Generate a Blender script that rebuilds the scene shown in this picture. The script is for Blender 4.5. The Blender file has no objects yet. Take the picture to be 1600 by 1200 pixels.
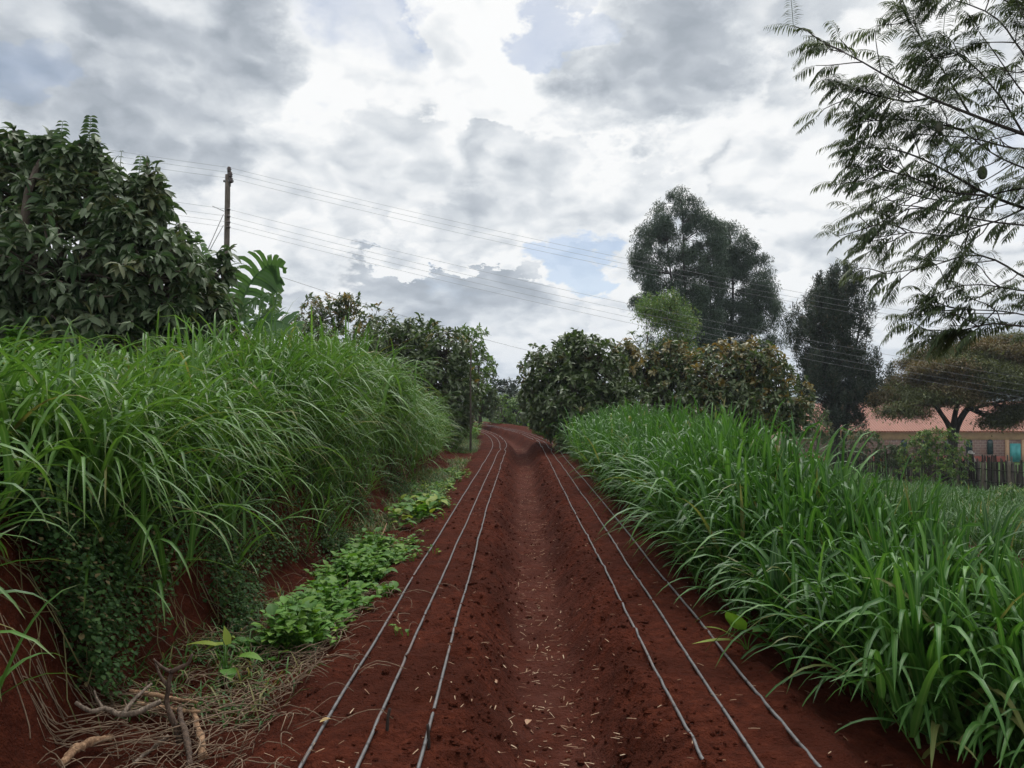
import bpy, bmesh, math, random
import numpy as np
from mathutils import Vector, Matrix

SC = bpy.context.scene
COL = SC.collection
R = math.radians
rng = np.random.default_rng(7)

# ------------------------------------------------------------------ camera
F = 1200.0                       # focal length in pixels of the 1600 px wide photograph
EYE = np.array([0.0, 0.0, 1.6])
PITCH = math.atan(25.0 / F)
cam = bpy.data.cameras.new("camera"); cam.sensor_width = 36.0; cam.lens = 36.0 * F / 1600.0
cam.clip_start = 0.05; cam.clip_end = 9000
camo = bpy.data.objects.new("camera", cam); COL.objects.link(camo)
camo.location = EYE; camo.rotation_euler = (R(90) + PITCH, 0, 0)
SC.camera = camo

def pdir(x, y):
    a, b = (x - 800) / F, (600 - y) / F
    c, s = math.cos(PITCH), math.sin(PITCH)
    return np.array([a, c - b * s, s + b * c])

def at(x, y, D):                 # the point of depth D (metres along +Y) seen at a pixel
    d = pdir(x, y)
    return EYE + d * (D / d[1])

# ------------------------------------------------------------------ render settings
SC.render.engine = "CYCLES"
SC.view_settings.view_transform = "Standard"; SC.view_settings.look = "None"
SC.view_settings.exposure = 0.0; SC.view_settings.gamma = 1.0
SC.cycles.use_denoising = True
SC.cycles.max_bounces = 8; SC.cycles.diffuse_bounces = 3; SC.cycles.glossy_bounces = 2
SC.cycles.transmission_bounces = 4; SC.cycles.transparent_max_bounces = 4
SC.cycles.sample_clamp_indirect = 4.0

# ------------------------------------------------------------------ node helpers
class NT:
    def __init__(s, tree): s.t = tree; s.n = tree.nodes; s.l = tree.links
    def new(s, typ, **kw):
        n = s.n.new(typ)
        for k, v in kw.items(): setattr(n, k, v)
        return n
    def put(s, sock, v):
        if isinstance(v, bpy.types.NodeSocket): s.l.new(v, sock)
        elif isinstance(v, (tuple, list)) and len(v) == 3 and sock.type == "RGBA": sock.default_value = (*v, 1)
        else: sock.default_value = v
    def math(s, op, a, b=None, c=None, clamp=False):
        n = s.new("ShaderNodeMath", operation=op); n.use_clamp = clamp
        s.put(n.inputs[0], a)
        if b is not None: s.put(n.inputs[1], b)
        if c is not None: s.put(n.inputs[2], c)
        return n.outputs[0]
    def vmath(s, op, a, b=None, scale=None):
        n = s.new("ShaderNodeVectorMath", operation=op)
        s.put(n.inputs[0], a)
        if b is not None: s.put(n.inputs[1], b)
        if scale is not None: s.put(n.inputs["Scale"], scale)
        return n.outputs["Value"] if op in ("DOT_PRODUCT", "LENGTH", "DISTANCE") else n.outputs[0]
    def map(s, v, a, b, c=0.0, d=1.0, smooth=True):
        n = s.new("ShaderNodeMapRange", interpolation_type="SMOOTHSTEP" if smooth else "LINEAR")
        for i, q in enumerate((v, a, b, c, d)): s.put(n.inputs[i], q)
        return n.outputs[0]
    def mix(s, f, a, b, blend="MIX"):
        n = s.new("ShaderNodeMix", data_type="RGBA", blend_type=blend)
        s.put(n.inputs[0], f); s.put(n.inputs[6], a); s.put(n.inputs[7], b)
        return n.outputs[2]
    def noise(s, vec, scale, detail=4.0, rough=0.5, dist=0.0, out=0, dims="3D"):
        n = s.new("ShaderNodeTexNoise", noise_dimensions=dims)
        if vec is not None: s.l.new(vec, n.inputs["Vector"])
        s.put(n.inputs["Scale"], scale); s.put(n.inputs["Detail"], detail); s.put(n.inputs["Roughness"], rough); s.put(n.inputs["Distortion"], dist)
        return n.outputs[out]
    def voro(s, vec, scale, detail=0.0, rough=0.5, smooth=0.6, rnd=1.0):
        n = s.new("ShaderNodeTexVoronoi", feature="SMOOTH_F1")
        s.l.new(vec, n.inputs["Vector"]); s.put(n.inputs["Scale"], scale); s.put(n.inputs["Detail"], detail)
        s.put(n.inputs["Roughness"], rough); s.put(n.inputs["Smoothness"], smooth); s.put(n.inputs["Randomness"], rnd)
        return n.outputs["Distance"]
    def ramp(s, v, stops, interp="LINEAR"):
        n = s.new("ShaderNodeValToRGB"); e = n.color_ramp.elements; n.color_ramp.interpolation = interp
        while len(e) < len(stops): e.new(0.5)
        for k, (p, c) in enumerate(stops): e[k].position = p; e[k].color = (*c, 1)
        s.put(n.inputs[0], v)
        return n.outputs[0]
# ------------------------------------------------------------------ sky and light
SUN_EL, SUN_AZ = R(58), R(12)    # azimuth from +Y (ahead) towards +X (right)
def build_sky():
    w = bpy.data.worlds.new("World"); SC.world = w; w.use_nodes = True
    g = NT(w.node_tree); g.n.clear()
    tc = g.new("ShaderNodeTexCoord"); d = g.vmath("NORMALIZE", tc.outputs["Generated"])
    sep = g.new("ShaderNodeSeparateXYZ"); g.l.new(d, sep.inputs[0]); dz = sep.outputs[2]
    # cloud deck coordinates: puffs shrink towards the horizon
    k = g.math("DIVIDE", 1.0, g.math("ADD", g.math("MAXIMUM", dz, 0.0), 0.42))
    p = g.vmath("SCALE", d, scale=k)
    warp = g.vmath("SUBTRACT", g.noise(p, 3.0, 8, 0.62, out=1), (0.5, 0.5, 0.5))
    dw = g.vmath("NORMALIZE", g.vmath("ADD", d, g.vmath("SCALE", warp, scale=0.36)))
    p = g.vmath("ADD", p, g.vmath("SCALE", warp, scale=0.14))
    def dens(q):
        acc = g.noise(q, 1.9, 7, 0.52)
        for sc, wt in ((3.4, 0.30), (7.3, 0.22), (15.0, 0.13)):
            n = g.math("ABSOLUTE", g.math("SUBTRACT", g.noise(q, sc, 0.6, 0.4), 0.5))
            acc = g.math("ADD", acc, g.math("MULTIPLY", n, wt * 2.0))
        return acc                                        # about 0.5 .. 0.9
    d0 = dens(p); d1 = dens(g.vmath("ADD", p, (0.014, 0.010, 0.040)))
    edge = g.math("SUBTRACT", d0, d1)                     # > 0 on the tops of puffs
    def blob(x, y, r, src):
        v = pdir(x, y); v = v / np.linalg.norm(v)
        c = g.vmath("DOT_PRODUCT", src, tuple(float(q) for q in v))
        return g.map(c, math.cos(R(r)), 1.0)
    def total(lst, src=dw):
        acc = None
        for (x, y, r, wt) in lst:
            t = g.math("MULTIPLY", blob(x, y, r, src), wt)
            acc = t if acc is None else g.math("ADD", acc, t)
        return acc
    soft = g.math("SUBTRACT", g.noise(p, 3.1, 6, 0.55), 0.5)
    veil_w = g.map(g.noise(p, 1.7, 2, 0.5), 0.42, 0.62)
    # back layer: thin bright veil with streaks of blue
    veil = g.math("ADD", g.math("ADD", g.math("MULTIPLY", soft, 0.9), g.math("MULTIPLY", edge, 2.2)),
                  g.math("ADD", 0.67, total([(620, 440, 14, -0.34), (760, 500, 10, -0.16), (640, 140, 14, 0.12), (860, 560, 8, 0.22), (1130, 120, 14, -0.22), (1330, 250, 12, 0.20), (1400, 500, 12, -0.1)])))
    stops = [(0.0, (0.33, 0.37, 0.42)), (0.28, (0.47, 0.51, 0.56)), (0.55, (0.665, 0.70, 0.735)), (0.8, (0.85, 0.87, 0.885)), (1.0, (1.0, 1.0, 0.99))]
    boost = lambda q: g.math('ADD', g.math('MULTIPLY', g.math('SUBTRACT', q, 0.62), 1.30), 0.72)
    back = g.ramp(boost(veil), stops)
    blue = total([(925, 405, 3.6, 1.1), (590, 395, 5, 0.22), (690, 425, 4, 0.22), (590, 20, 8, 0.55), (700, 10, 5, 0.5), (15, 110, 6, 0.7), (440, 30, 5, 0.2), (915, 40, 5, 0.5), (1590, 260, 6, 0.5), (640, 450, 7, 0.16)])
    gap = g.map(g.math("ADD", blue, g.math("MULTIPLY", soft, 1.1)), 0.20, 0.85, 0.0, 0.60)
    hole = g.map(total([(925, 405, 4.2, 1.0), (640, 15, 5, .6), (12, 105, 4, .7), (910, 45, 3, .7)]), 0.3, 0.8, 0.0, 0.7)
    # heaped clouds in front: bright rims, grey hearts
    def heap(bl, thr, wd, core, gain):
        f = g.math("ADD", total(bl), g.math("MULTIPLY", g.math("SUBTRACT", d0, 0.70), gain))
        wv = g.math("ADD", wd, g.math("MULTIPLY", veil_w, 0.34))
        m = g.map(f, thr, g.math("ADD", wv, thr))
        inside = g.math("SUBTRACT", f, thr)
        v = g.math("SUBTRACT", 0.97, g.math("MULTIPLY", g.map(inside, 0.0, 0.8, 0.0, 1.0, smooth=False), core))
        v = g.math("ADD", v, g.math("ADD", g.math("MULTIPLY", edge, 2.4), g.math("MULTIPLY", soft, 0.9)))
        return m, v
    col = None
    layers = [
        ([(430, 300, 9, 0.6), (510, 370, 6, 0.35), (640, 340, 7, 0.55), (560, 320, 6, 0.4), (385, 210, 5, 0.5), (620, 260, 8, 0.5), (760, 260, 8, 0.6), (880, 300, 8, 0.5), (985, 255, 6, 0.4), (1080, 220, 6, 0.6), (955, 500, 5, 0.5), (800, 330, 7, 0.4)], 0.20, 0.08, 0.42, 1.5),
        ([(760, 90, 8, 0.65), (820, 20, 8, 0.6), (860, 150, 6, 0.5), (740, 170, 6, 0.4)], 0.20, 0.10, 0.16, 1.6),
        ([(1010, 90, 8, 0.75), (960, 160, 5, 0.35), (1090, 40, 8, 0.6), (1170, 330, 8, 0.5), (1240, 250, 6, 0.3)], 0.22, 0.08, 0.62, 1.4),
        ([(150, 60, 16, 0.95), (20, 10, 12, 0.4), (290, 110, 8, 0.4)], 0.24, 0.22, 0.62, 0.8),
        ([(1400, 160, 9, 0.5), (1300, 120, 6, 0.35), (1350, 330, 7, 0.45), (1480, 420, 8, 0.45), (1300, 420, 5, 0.35)], 0.22, 0.10, 0.30, 1.5)]
    base = g.new("ShaderNodeTexSky", sky_type="NISHITA"); base.sun_disc = False
    base.sun_elevation = SUN_EL; base.sun_rotation = SUN_AZ; base.altitude = 1500; base.air_density = 1.0; base.dust_density = 0.6
    b1 = g.new("ShaderNodeBackground"); g.l.new(base.outputs[0], b1.inputs[0]); b1.inputs[1].default_value = 0.11
    keep = g.math("SUBTRACT", 1.0, gap); col = back
    for lay in layers:
        m, v = heap(*lay)
        col = g.mix(m, col, g.ramp(boost(v), stops))
        keep = g.math("MAXIMUM", keep, g.math("MULTIPLY", m, g.math("SUBTRACT", 1.0, hole)))
    b2 = g.new("ShaderNodeBackground"); g.l.new(col, b2.inputs[0]); 
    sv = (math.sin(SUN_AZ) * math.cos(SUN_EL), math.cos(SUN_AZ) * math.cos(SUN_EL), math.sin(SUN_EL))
    glow = g.map(g.vmath("DOT_PRODUCT", d, sv), math.cos(R(31)), 1.0)      # glow added round the veiled sun, above the frame, for soft top light
    g.put(b2.inputs[1], g.math("ADD", g.map(g.vmath("DOT_PRODUCT", d, (0, -1, 0.3)), -0.2, 0.7, 1.0, 1.25), g.math("MULTIPLY", glow, 6.0)))  # unseen sky behind the camera is brightened too, as extra fill
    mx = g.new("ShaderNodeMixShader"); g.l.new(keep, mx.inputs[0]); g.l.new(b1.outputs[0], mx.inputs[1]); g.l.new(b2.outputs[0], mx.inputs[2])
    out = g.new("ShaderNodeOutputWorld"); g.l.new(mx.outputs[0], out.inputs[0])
    w.cycles.sampling_method = "MANUAL"; w.cycles.sample_map_resolution = 512
    sun = bpy.data.lights.new("sun", "SUN"); sun.energy = 1.5; sun.angle = R(14); sun.color = (1.0, 0.95, 0.87)
    so = bpy.data.objects.new("sun", sun); COL.objects.link(so)
    v = Vector((math.sin(SUN_AZ) * math.cos(SUN_EL), math.cos(SUN_AZ) * math.cos(SUN_EL), math.sin(SUN_EL)))
    so.rotation_euler = v.to_track_quat("Z", "Y").to_euler()
build_sky()
# ------------------------------------------------------------------ scene-tree helpers
def tag(o, label=None, cat=None, group=None, kind=None):
    for k, v in (("label", label), ("category", cat), ("group", group), ("kind", kind)):
        if v: o[k] = v
    return o

def empty(name, loc, label, cat, group=None):
    o = bpy.data.objects.new(name, None); COL.objects.link(o)
    o.location = [float(q) for q in loc]; o.empty_display_size = 0.2
    return tag(o, label, cat, group)

class Geo:
    """Collects vertices, faces and per-vertex numbers; link() makes ONE mesh object."""
    def __init__(s): s.V = []; s.Fc = []; s.A = []; s.n = 0
    def add(s, verts, faces, rnd=0.5, ta=0.0, ac=0.0, hue=0.0):
        verts = np.asarray(verts, float).reshape(-1, 3); n = len(verts)
        s.V.append(verts)
        for f in (faces if isinstance(faces, list) else [faces]): s.Fc.append(np.asarray(f, np.int64) + s.n)
        s.A.append(np.stack([np.broadcast_to(np.asarray(q, float).ravel(), (n,)) for q in (rnd, ta, ac, hue)], 1))
        s.n += n
    def link(s, name, mat, parent=None, smooth=True, origin=None):
        V = np.concatenate(s.V)
        if parent is not None: V = V - np.array(parent.location)
        elif origin is not None: V = V - np.array(origin)
        me = bpy.data.meshes.new(name)
        lens = np.concatenate([np.full(len(f), f.shape[1]) for f in s.Fc]); idx = np.concatenate([f.ravel() for f in s.Fc])
        me.vertices.add(len(V)); me.vertices.foreach_set("co", V.ravel())
        me.loops.add(len(idx)); me.loops.foreach_set("vertex_index", idx)
        me.polygons.add(len(lens)); me.polygons.foreach_set("loop_start", np.concatenate([[0], np.cumsum(lens)[:-1]]))
        me.polygons.foreach_set("loop_total", lens)
        me.polygons.foreach_set("use_smooth", np.full(len(lens), smooth))
        me.update(calc_edges=True)
        A = np.concatenate(s.A)
        for k, nm in enumerate(("rnd", "ta", "ac", "hue")):
            at_ = me.attributes.new(nm, "FLOAT", "POINT"); at_.data.foreach_set("value", A[:, k].copy())
        me.materials.append(mat)
        o = bpy.data.objects.new(name, me); COL.objects.link(o)
        if parent is not None: o.parent = parent
        elif origin is not None: o.location = [float(q) for q in origin]
        return o
    # ---- shapes
    def box(s, c, size, rz=0.0, **kw):
        x, y, z = np.array(size) / 2
        v = np.array([[-x, -y, -z], [x, -y, -z], [x, y, -z], [-x, y, -z], [-x, -y, z], [x, -y, z], [x, y, z], [-x, y, z]])
        cr, sr = math.cos(rz), math.sin(rz)
        v = np.stack([v[:, 0] * cr - v[:, 1] * sr, v[:, 0] * sr + v[:, 1] * cr, v[:, 2]], 1) + np.array(c)
        s.add(v, np.array([[0, 3, 2, 1], [4, 5, 6, 7], [0, 1, 5, 4], [1, 2, 6, 5], [2, 3, 7, 6], [3, 0, 4, 7]]), **kw)
    def prism(s, poly, a, b, **kw):         # polygon given as 3-D points, pushed along vector b - a
        P = np.asarray(poly, float); n = len(P); d = np.asarray(b, float) - np.asarray(a, float)
        v = np.concatenate([P, P + d])
        q = np.array([[i, (i + 1) % n, (i + 1) % n + n, i + n] for i in range(n)])
        s.add(v, [q, np.arange(n)[::-1][None], (np.arange(n) + n)[None]], **kw)
    def tube(s, pts, rad, k=6, cap=True, wob=0.0, **kw):
        P = np.asarray(pts, float); n = len(P); rad = np.broadcast_to(np.asarray(rad, float), (n,))
        T = np.gradient(P, axis=0); T /= np.linalg.norm(T, axis=1)[:, None] + 1e-9
        ref = np.array([0, 0, 1.0]) if abs(T[:, 2]).mean() < 0.8 else np.array([0, 1.0, 0])
        U = np.cross(T, ref); U /= np.linalg.norm(U, axis=1)[:, None] + 1e-9
        W = np.cross(U, T); th = np.arange(k) * 2 * np.pi / k
        rr = rad[:, None] * (1 + wob * rng.uniform(-1, 1, (n, k)))
        v = P[:, None] + rr[..., None] * (np.cos(th)[None, :, None] * U[:, None] + np.sin(th)[None, :, None] * W[:, None])
        i = np.arange(n - 1)[:, None] * k; j = np.arange(k)[None]; j2 = (j + 1) % k
        q = np.stack([i + j, i + j2, i + k + j2, i + k + j], -1).reshape(-1, 4)
        fs = [q]
        if cap: fs += [np.arange(k)[::-1][None], (np.arange(k) + (n - 1) * k)[None]]
        kw.setdefault("ta", np.repeat(np.linspace(0, 1, n), k))
        s.add(v, fs, **kw)
    def lump(s, C, rad, squash=0.7, jit=0.3):   # many small rough stones or clods at once
        ico_v, ico_f = ICO
        C = np.asarray(C); N = len(C)
        sc = np.asarray(rad)[:, None, None] * (1 + rng.uniform(-jit, jit, (N, len(ico_v), 1))) * rng.uniform(0.7, 1.3, (N, 1, 3)) * np.array([1, 1, squash])
        v = C[:, None] + ico_v[None] * sc
        f = ico_f[None] + (np.arange(N) * len(ico_v))[:, None, None]
        s.add(v, f.reshape(-1, 3), rnd=np.repeat(rng.random(N), len(ico_v)))
    def blades(s, P, D, L, W, droop, nseg=4, prof="leaf", fold=0.25, rnd=None, hue=0.0, pw=1.0, side=None, roll=0.0, rr=None):
        """N leaves or grass blades: base point, start direction, length, width, how far gravity bends them."""
        P = np.asarray(P, float); N = len(P); D = np.asarray(D, float); D = D / (np.linalg.norm(D, axis=1)[:, None] + 1e-9)
        L = np.broadcast_to(np.asarray(L, float), (N,)); W = np.broadcast_to(np.asarray(W, float), (N,)); droop = np.broadcast_to(np.asarray(droop, float), (N,))
        t = np.linspace(0, 1, nseg + 1)
        if side is None:
            side = np.cross(D, np.array([0, 0, 1.0]))
            ln = np.linalg.norm(side, axis=1); bad = ln < 0.15
            side[bad] = rng.normal(size=(bad.sum(), 3))
        roll = np.broadcast_to(np.asarray(roll, float), (N,))
        tm = (t[:-1] + t[1:]) / 2
        dk = D[:, None] + droop[:, None, None] * (tm ** pw)[None, :, None] * np.array([0, 0, -1.0])
        dk /= np.linalg.norm(dk, axis=2)[..., None]
        C = np.concatenate([np.zeros((N, 1, 3)), np.cumsum(dk * (L / nseg)[:, None, None], 1)], 1) + P[:, None]
        dv = np.concatenate([dk[:, :1], (dk[:, :-1] + dk[:, 1:]) / 2, dk[:, -1:]], 1)
        S = side[:, None] - dv * (side[:, None] * dv).sum(2)[..., None]; S /= np.linalg.norm(S, axis=2)[..., None] + 1e-9
        Nn = np.cross(S, dv)
        c, sn = np.cos(roll)[:, None, None], np.sin(roll)[:, None, None]
        S, Nn = S * c + Nn * sn, Nn * c - S * sn
        if prof == "leaf": w = np.sin(np.pi * np.clip(t, 0.03, 0.97) ** 0.85)
        elif prof == "blade": w = np.minimum(1, t * 6 + 0.5) * np.clip(1 - t, 0, 1) ** 0.55; w[-1] = 0.02
        elif prof == "heart": w = np.array([0.35, 1.0, 0.95, 0.62, 0.04])[:nseg + 1] if nseg == 4 else np.sin(np.pi * np.clip(t, 0.1, 0.97) ** 0.6)
        else: w = np.full(nseg + 1, 1.0); w[-1] = 0.6
        hw = 0.5 * W[:, None] * w[None]
        lf = C + S * hw[..., None] + Nn * (fold * hw)[..., None]; rt = C - S * hw[..., None] + Nn * (fold * hw)[..., None]
        v = np.stack([lf, C, rt], 2)                       # N, nseg+1, 3, 3
        b = (np.arange(N) * (nseg + 1) * 3)[:, None, None]; i = (np.arange(nseg) * 3)[None, :, None]
        q = np.array([[0, 1, 4, 3], [1, 2, 5, 4]])
        f = (b + i)[..., None] + q[None, None]
        if rnd is None: rnd = rng.random(N)
        rep = (nseg + 1) * 3
        s.add(v, f.reshape(-1, 4), rnd=np.repeat(rnd, rep), ta=np.tile(np.repeat(t, 3), N), ac=np.tile([1, 0, 1], N * (nseg + 1)), hue=np.repeat(np.broadcast_to(hue, (N,)), rep))

def _ico():
    bm = bmesh.new(); bmesh.ops.create_icosphere(bm, subdivisions=1, radius=1); 
    v = np.array([q.co for q in bm.verts]); f = np.array([[q.index for q in p.verts] for p in bm.faces]); bm.free()
    return v, f
ICO = _ico()

def vnoise(x, y, seed=0):
    x = np.asarray(x, float); y = np.asarray(y, float)
    xi, yi = np.floor(x).astype(np.int64), np.floor(y).astype(np.int64); fx, fy = x - xi, y - yi
    def h(a, b):
        n = (a * 374761393 + b * 668265263 + seed * 974634777) & 0xFFFFFFFF
        n = ((n ^ (n >> 13)) * 1274126177) & 0xFFFFFFFF
        return ((n ^ (n >> 16)) & 0xFFFF) / 65535.0
    u, v = fx * fx * (3 - 2 * fx), fy * fy * (3 - 2 * fy)
    return (h(xi, yi) * (1 - u) + h(xi + 1, yi) * u) * (1 - v) + (h(xi, yi + 1) * (1 - u) + h(xi + 1, yi + 1) * u) * v
def fbm(x, y, o=4, seed=0):
    a, t, n = 0.5, 0.0, 0.0
    for k in range(o): t = t + a * vnoise(x * 2 ** k, y * 2 ** k, seed + k); n += a; a *= 0.5
    return t / n
def sm(x, a, b):
    t = np.clip((np.asarray(x, float) - a) / (b - a), 0, 1); return t * t * (3 - 2 * t)

def smooth_path(pts, n):
    P = np.asarray(pts, float); d = np.concatenate([[0], np.cumsum(np.linalg.norm(np.diff(P, axis=0), axis=1))])
    t = np.linspace(0, d[-1], n); out = np.stack([np.interp(t, d, P[:, k]) for k in range(P.shape[1])], 1)
    for _ in range(2): out[1:-1] = (out[:-2] + 2 * out[1:-1] + out[2:]) / 4
    return out

# ------------------------------------------------------------------ materials
def newmat(name):
    m = bpy.data.materials.new(name); m.use_nodes = True
    g = NT(m.node_tree); g.n.clear()
    out = g.new("ShaderNodeOutputMaterial")
    return m, g, out
def attr(g, nm): 
    n = g.new("ShaderNodeAttribute"); n.attribute_name = nm; return n.outputs["Fac"]
def principled(g, color, rough=0.6, spec=0.4, normal=None):
    b = g.new("ShaderNodeBsdfPrincipled"); g.put(b.inputs["Base Color"], color); g.put(b.inputs["Roughness"], rough)
    b.inputs["Specular IOR Level"].default_value = spec
    if normal is not None: g.l.new(normal, b.inputs["Normal"])
    return b
def bump(g, h, dist, strength=1.0):
    b = g.new("ShaderNodeBump"); g.put(b.inputs["Height"], h); b.inputs["Distance"].default_value = dist; b.inputs["Strength"].default_value = strength
    return b.outputs[0]
def pos(g): return g.new("ShaderNodeNewGeometry").outputs["Position"]
def objc(g): return g.new("ShaderNodeTexCoord").outputs["Object"]

def leafmat(name, cols, new=None, rough=0.45, spec=0.4, trans=0.3, rib=0.25, tip=None, back=None):
    """cols: darkest .. lightest leaf colours by leaf; new: colour of young leaves (hue attribute); tip: dry tip colour"""
    m, g, out = newmat(name)
    c = g.ramp(attr(g, "rnd"), [(i / (len(cols) - 1), q) for i, q in enumerate(cols)])
    if new is not None: c = g.mix(attr(g, "hue"), c, new)
    if rib: c = g.mix(g.math("MULTIPLY", g.map(attr(g, "ac"), 0.35, 0.0), rib), c, (0.22, 0.34, 0.11))
    if tip is not None: c = g.mix(g.math("MULTIPLY", g.map(attr(g, "ta"), 0.8, 1.0), 0.55), c, tip)
    if back is not None: c = g.mix(g.new("ShaderNodeNewGeometry").outputs["Backfacing"], c, g.mix(0.5, c, back))
    b = principled(g, c, rough, spec)
    t = g.new("ShaderNodeBsdfTranslucent"); g.l.new(g.mix(1.0, c, (1.25, 1.2, 0.7), "MULTIPLY"), t.inputs[0])
    mx = g.new("ShaderNodeMixShader"); mx.inputs[0].default_value = trans
    g.l.new(b.outputs[0], mx.inputs[1]); g.l.new(t.outputs[0], mx.inputs[2]); g.l.new(mx.outputs[0], out.inputs[0])
    return m
def barkmat(name, a, b, scale=9.0, bd=0.02, rough=0.85):
    m, g, out = newmat(name); p = objc(g)
    st = g.new("ShaderNodeMapping"); g.l.new(p, st.inputs[0]); st.inputs["Scale"].default_value = (1, 1, 0.3)
    n = g.noise(st.outputs[0], scale, 6, 0.65)
    c = g.ramp(n, [(0.3, a), (0.7, b)])
    bs = principled(g, c, rough, 0.25, bump(g, n, bd)); g.l.new(bs.outputs[0], out.inputs[0])
    return m
def plain(name, a, b=None, scale=6.0, rough=0.6, spec=0.3, bd=0.0, detail=5):
    m, g, out = newmat(name); n = g.noise(objc(g), scale, detail, 0.6)
    c = g.mix(g.map(n, 0.35, 0.65), a, b if b is not None else tuple(q * 0.8 for q in a))
    bs = principled(g, c, rough, spec, bump(g, n, bd) if bd else None); g.l.new(bs.outputs[0], out.inputs[0])
    return m
# ------------------------------------------------------------------ ground
def center(Y):
    Y = np.asarray(Y, float)
    return 0.18 + 0.006 * np.minimum(Y, 22) - 0.0062 * np.clip(Y - 22, 0, 40) ** 2
def bank_h(Y): return 0.80 - 0.62 * sm(Y, 11, 27)
def ground_z(X, Y, fine=True):
    X = np.asarray(X, float); Y = np.asarray(Y, float)
    u = X - center(Y)
    z = -0.09 + 0.30 * sm(np.abs(u) + 0.10 * (fbm(X * 3, Y * 1.6, 3, 5) - 0.5), 0.10, 0.47)       # two raised beds, trodden furrow between
    z = z - 0.09 * sm(np.abs(u + 0.03), 1.10, 1.35) * (1 - sm(np.abs(u), 1.7, 2.3))        # bed shoulders
    wob = 0.35 * (fbm(Y * 0.7, X * 0.2, 3, 9) - 0.5)
    ul = -u + wob
    b = sm(ul, 2.02, 2.50)
    z = z + bank_h(Y) * b + 0.035 * np.clip(ul - 2.5, 0, 12) * (1 - sm(ul, 20, 60))
    r = np.clip(u - 2.2, 0, None)
    z = z - 3.2 * (1 - np.exp(-(r / 11.0) * sm(r, 0, 1.6)))
    z = z - 0.028 * np.clip(Y - 30, 0, 60) * sm(X, 3, 14) - 0.006 * np.clip(Y - 90, 0, 300) * sm(X, 3, 14) - 0.006 * np.clip(Y - 60, 0, 300) * (1 - sm(X, 3, 14))
    z = z + 0.10 * np.exp(-((Y - 24) / 1.6) ** 2) * np.exp(-((u - 0.25) / 0.5) ** 2)         # a heaped sill across the furrow where the road bends
    near = 1 - sm(np.abs(u), 9, 20)
    z = z + 0.07 * (fbm(X * 1.1 + 3, Y * 0.8, 3, 21) - 0.5) * (0.35 + 0.65 * sm(np.abs(u), 1.2, 2.2))
    if fine:
        rough = near * (0.5 + 0.8 * sm(np.abs(u), 0.2, 0.4) * (1 - sm(np.abs(u), 0.5, 0.7)) + 0.35 * sm(np.abs(u), .2, .3) + 1.6 * b * (1 - sm(ul, 2.4, 3.0)))
        z = z + rough * (0.07 * (fbm(X * 7, Y * 7, 3, 33) - 0.5) + 0.04 * np.abs(fbm(X * 17, Y * 17, 2, 44) - 0.5))
    return z
def gz(x, y): return float(ground_z(np.array([x]), np.array([y]))[0])

def g3(x, y, dz=0.0):      # ground point under a pixel
    D = 3.0
    for _ in range(40):
        p = at(x, y, D); z = gz(p[0], p[1]); d = pdir(x, y); D += 0.6 * ((EYE[2] - z) / max(-d[2] / d[1], 1e-3) - D)
    p = at(x, y, D); return np.array([p[0], p[1], gz(p[0], p[1]) + dz])

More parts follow.
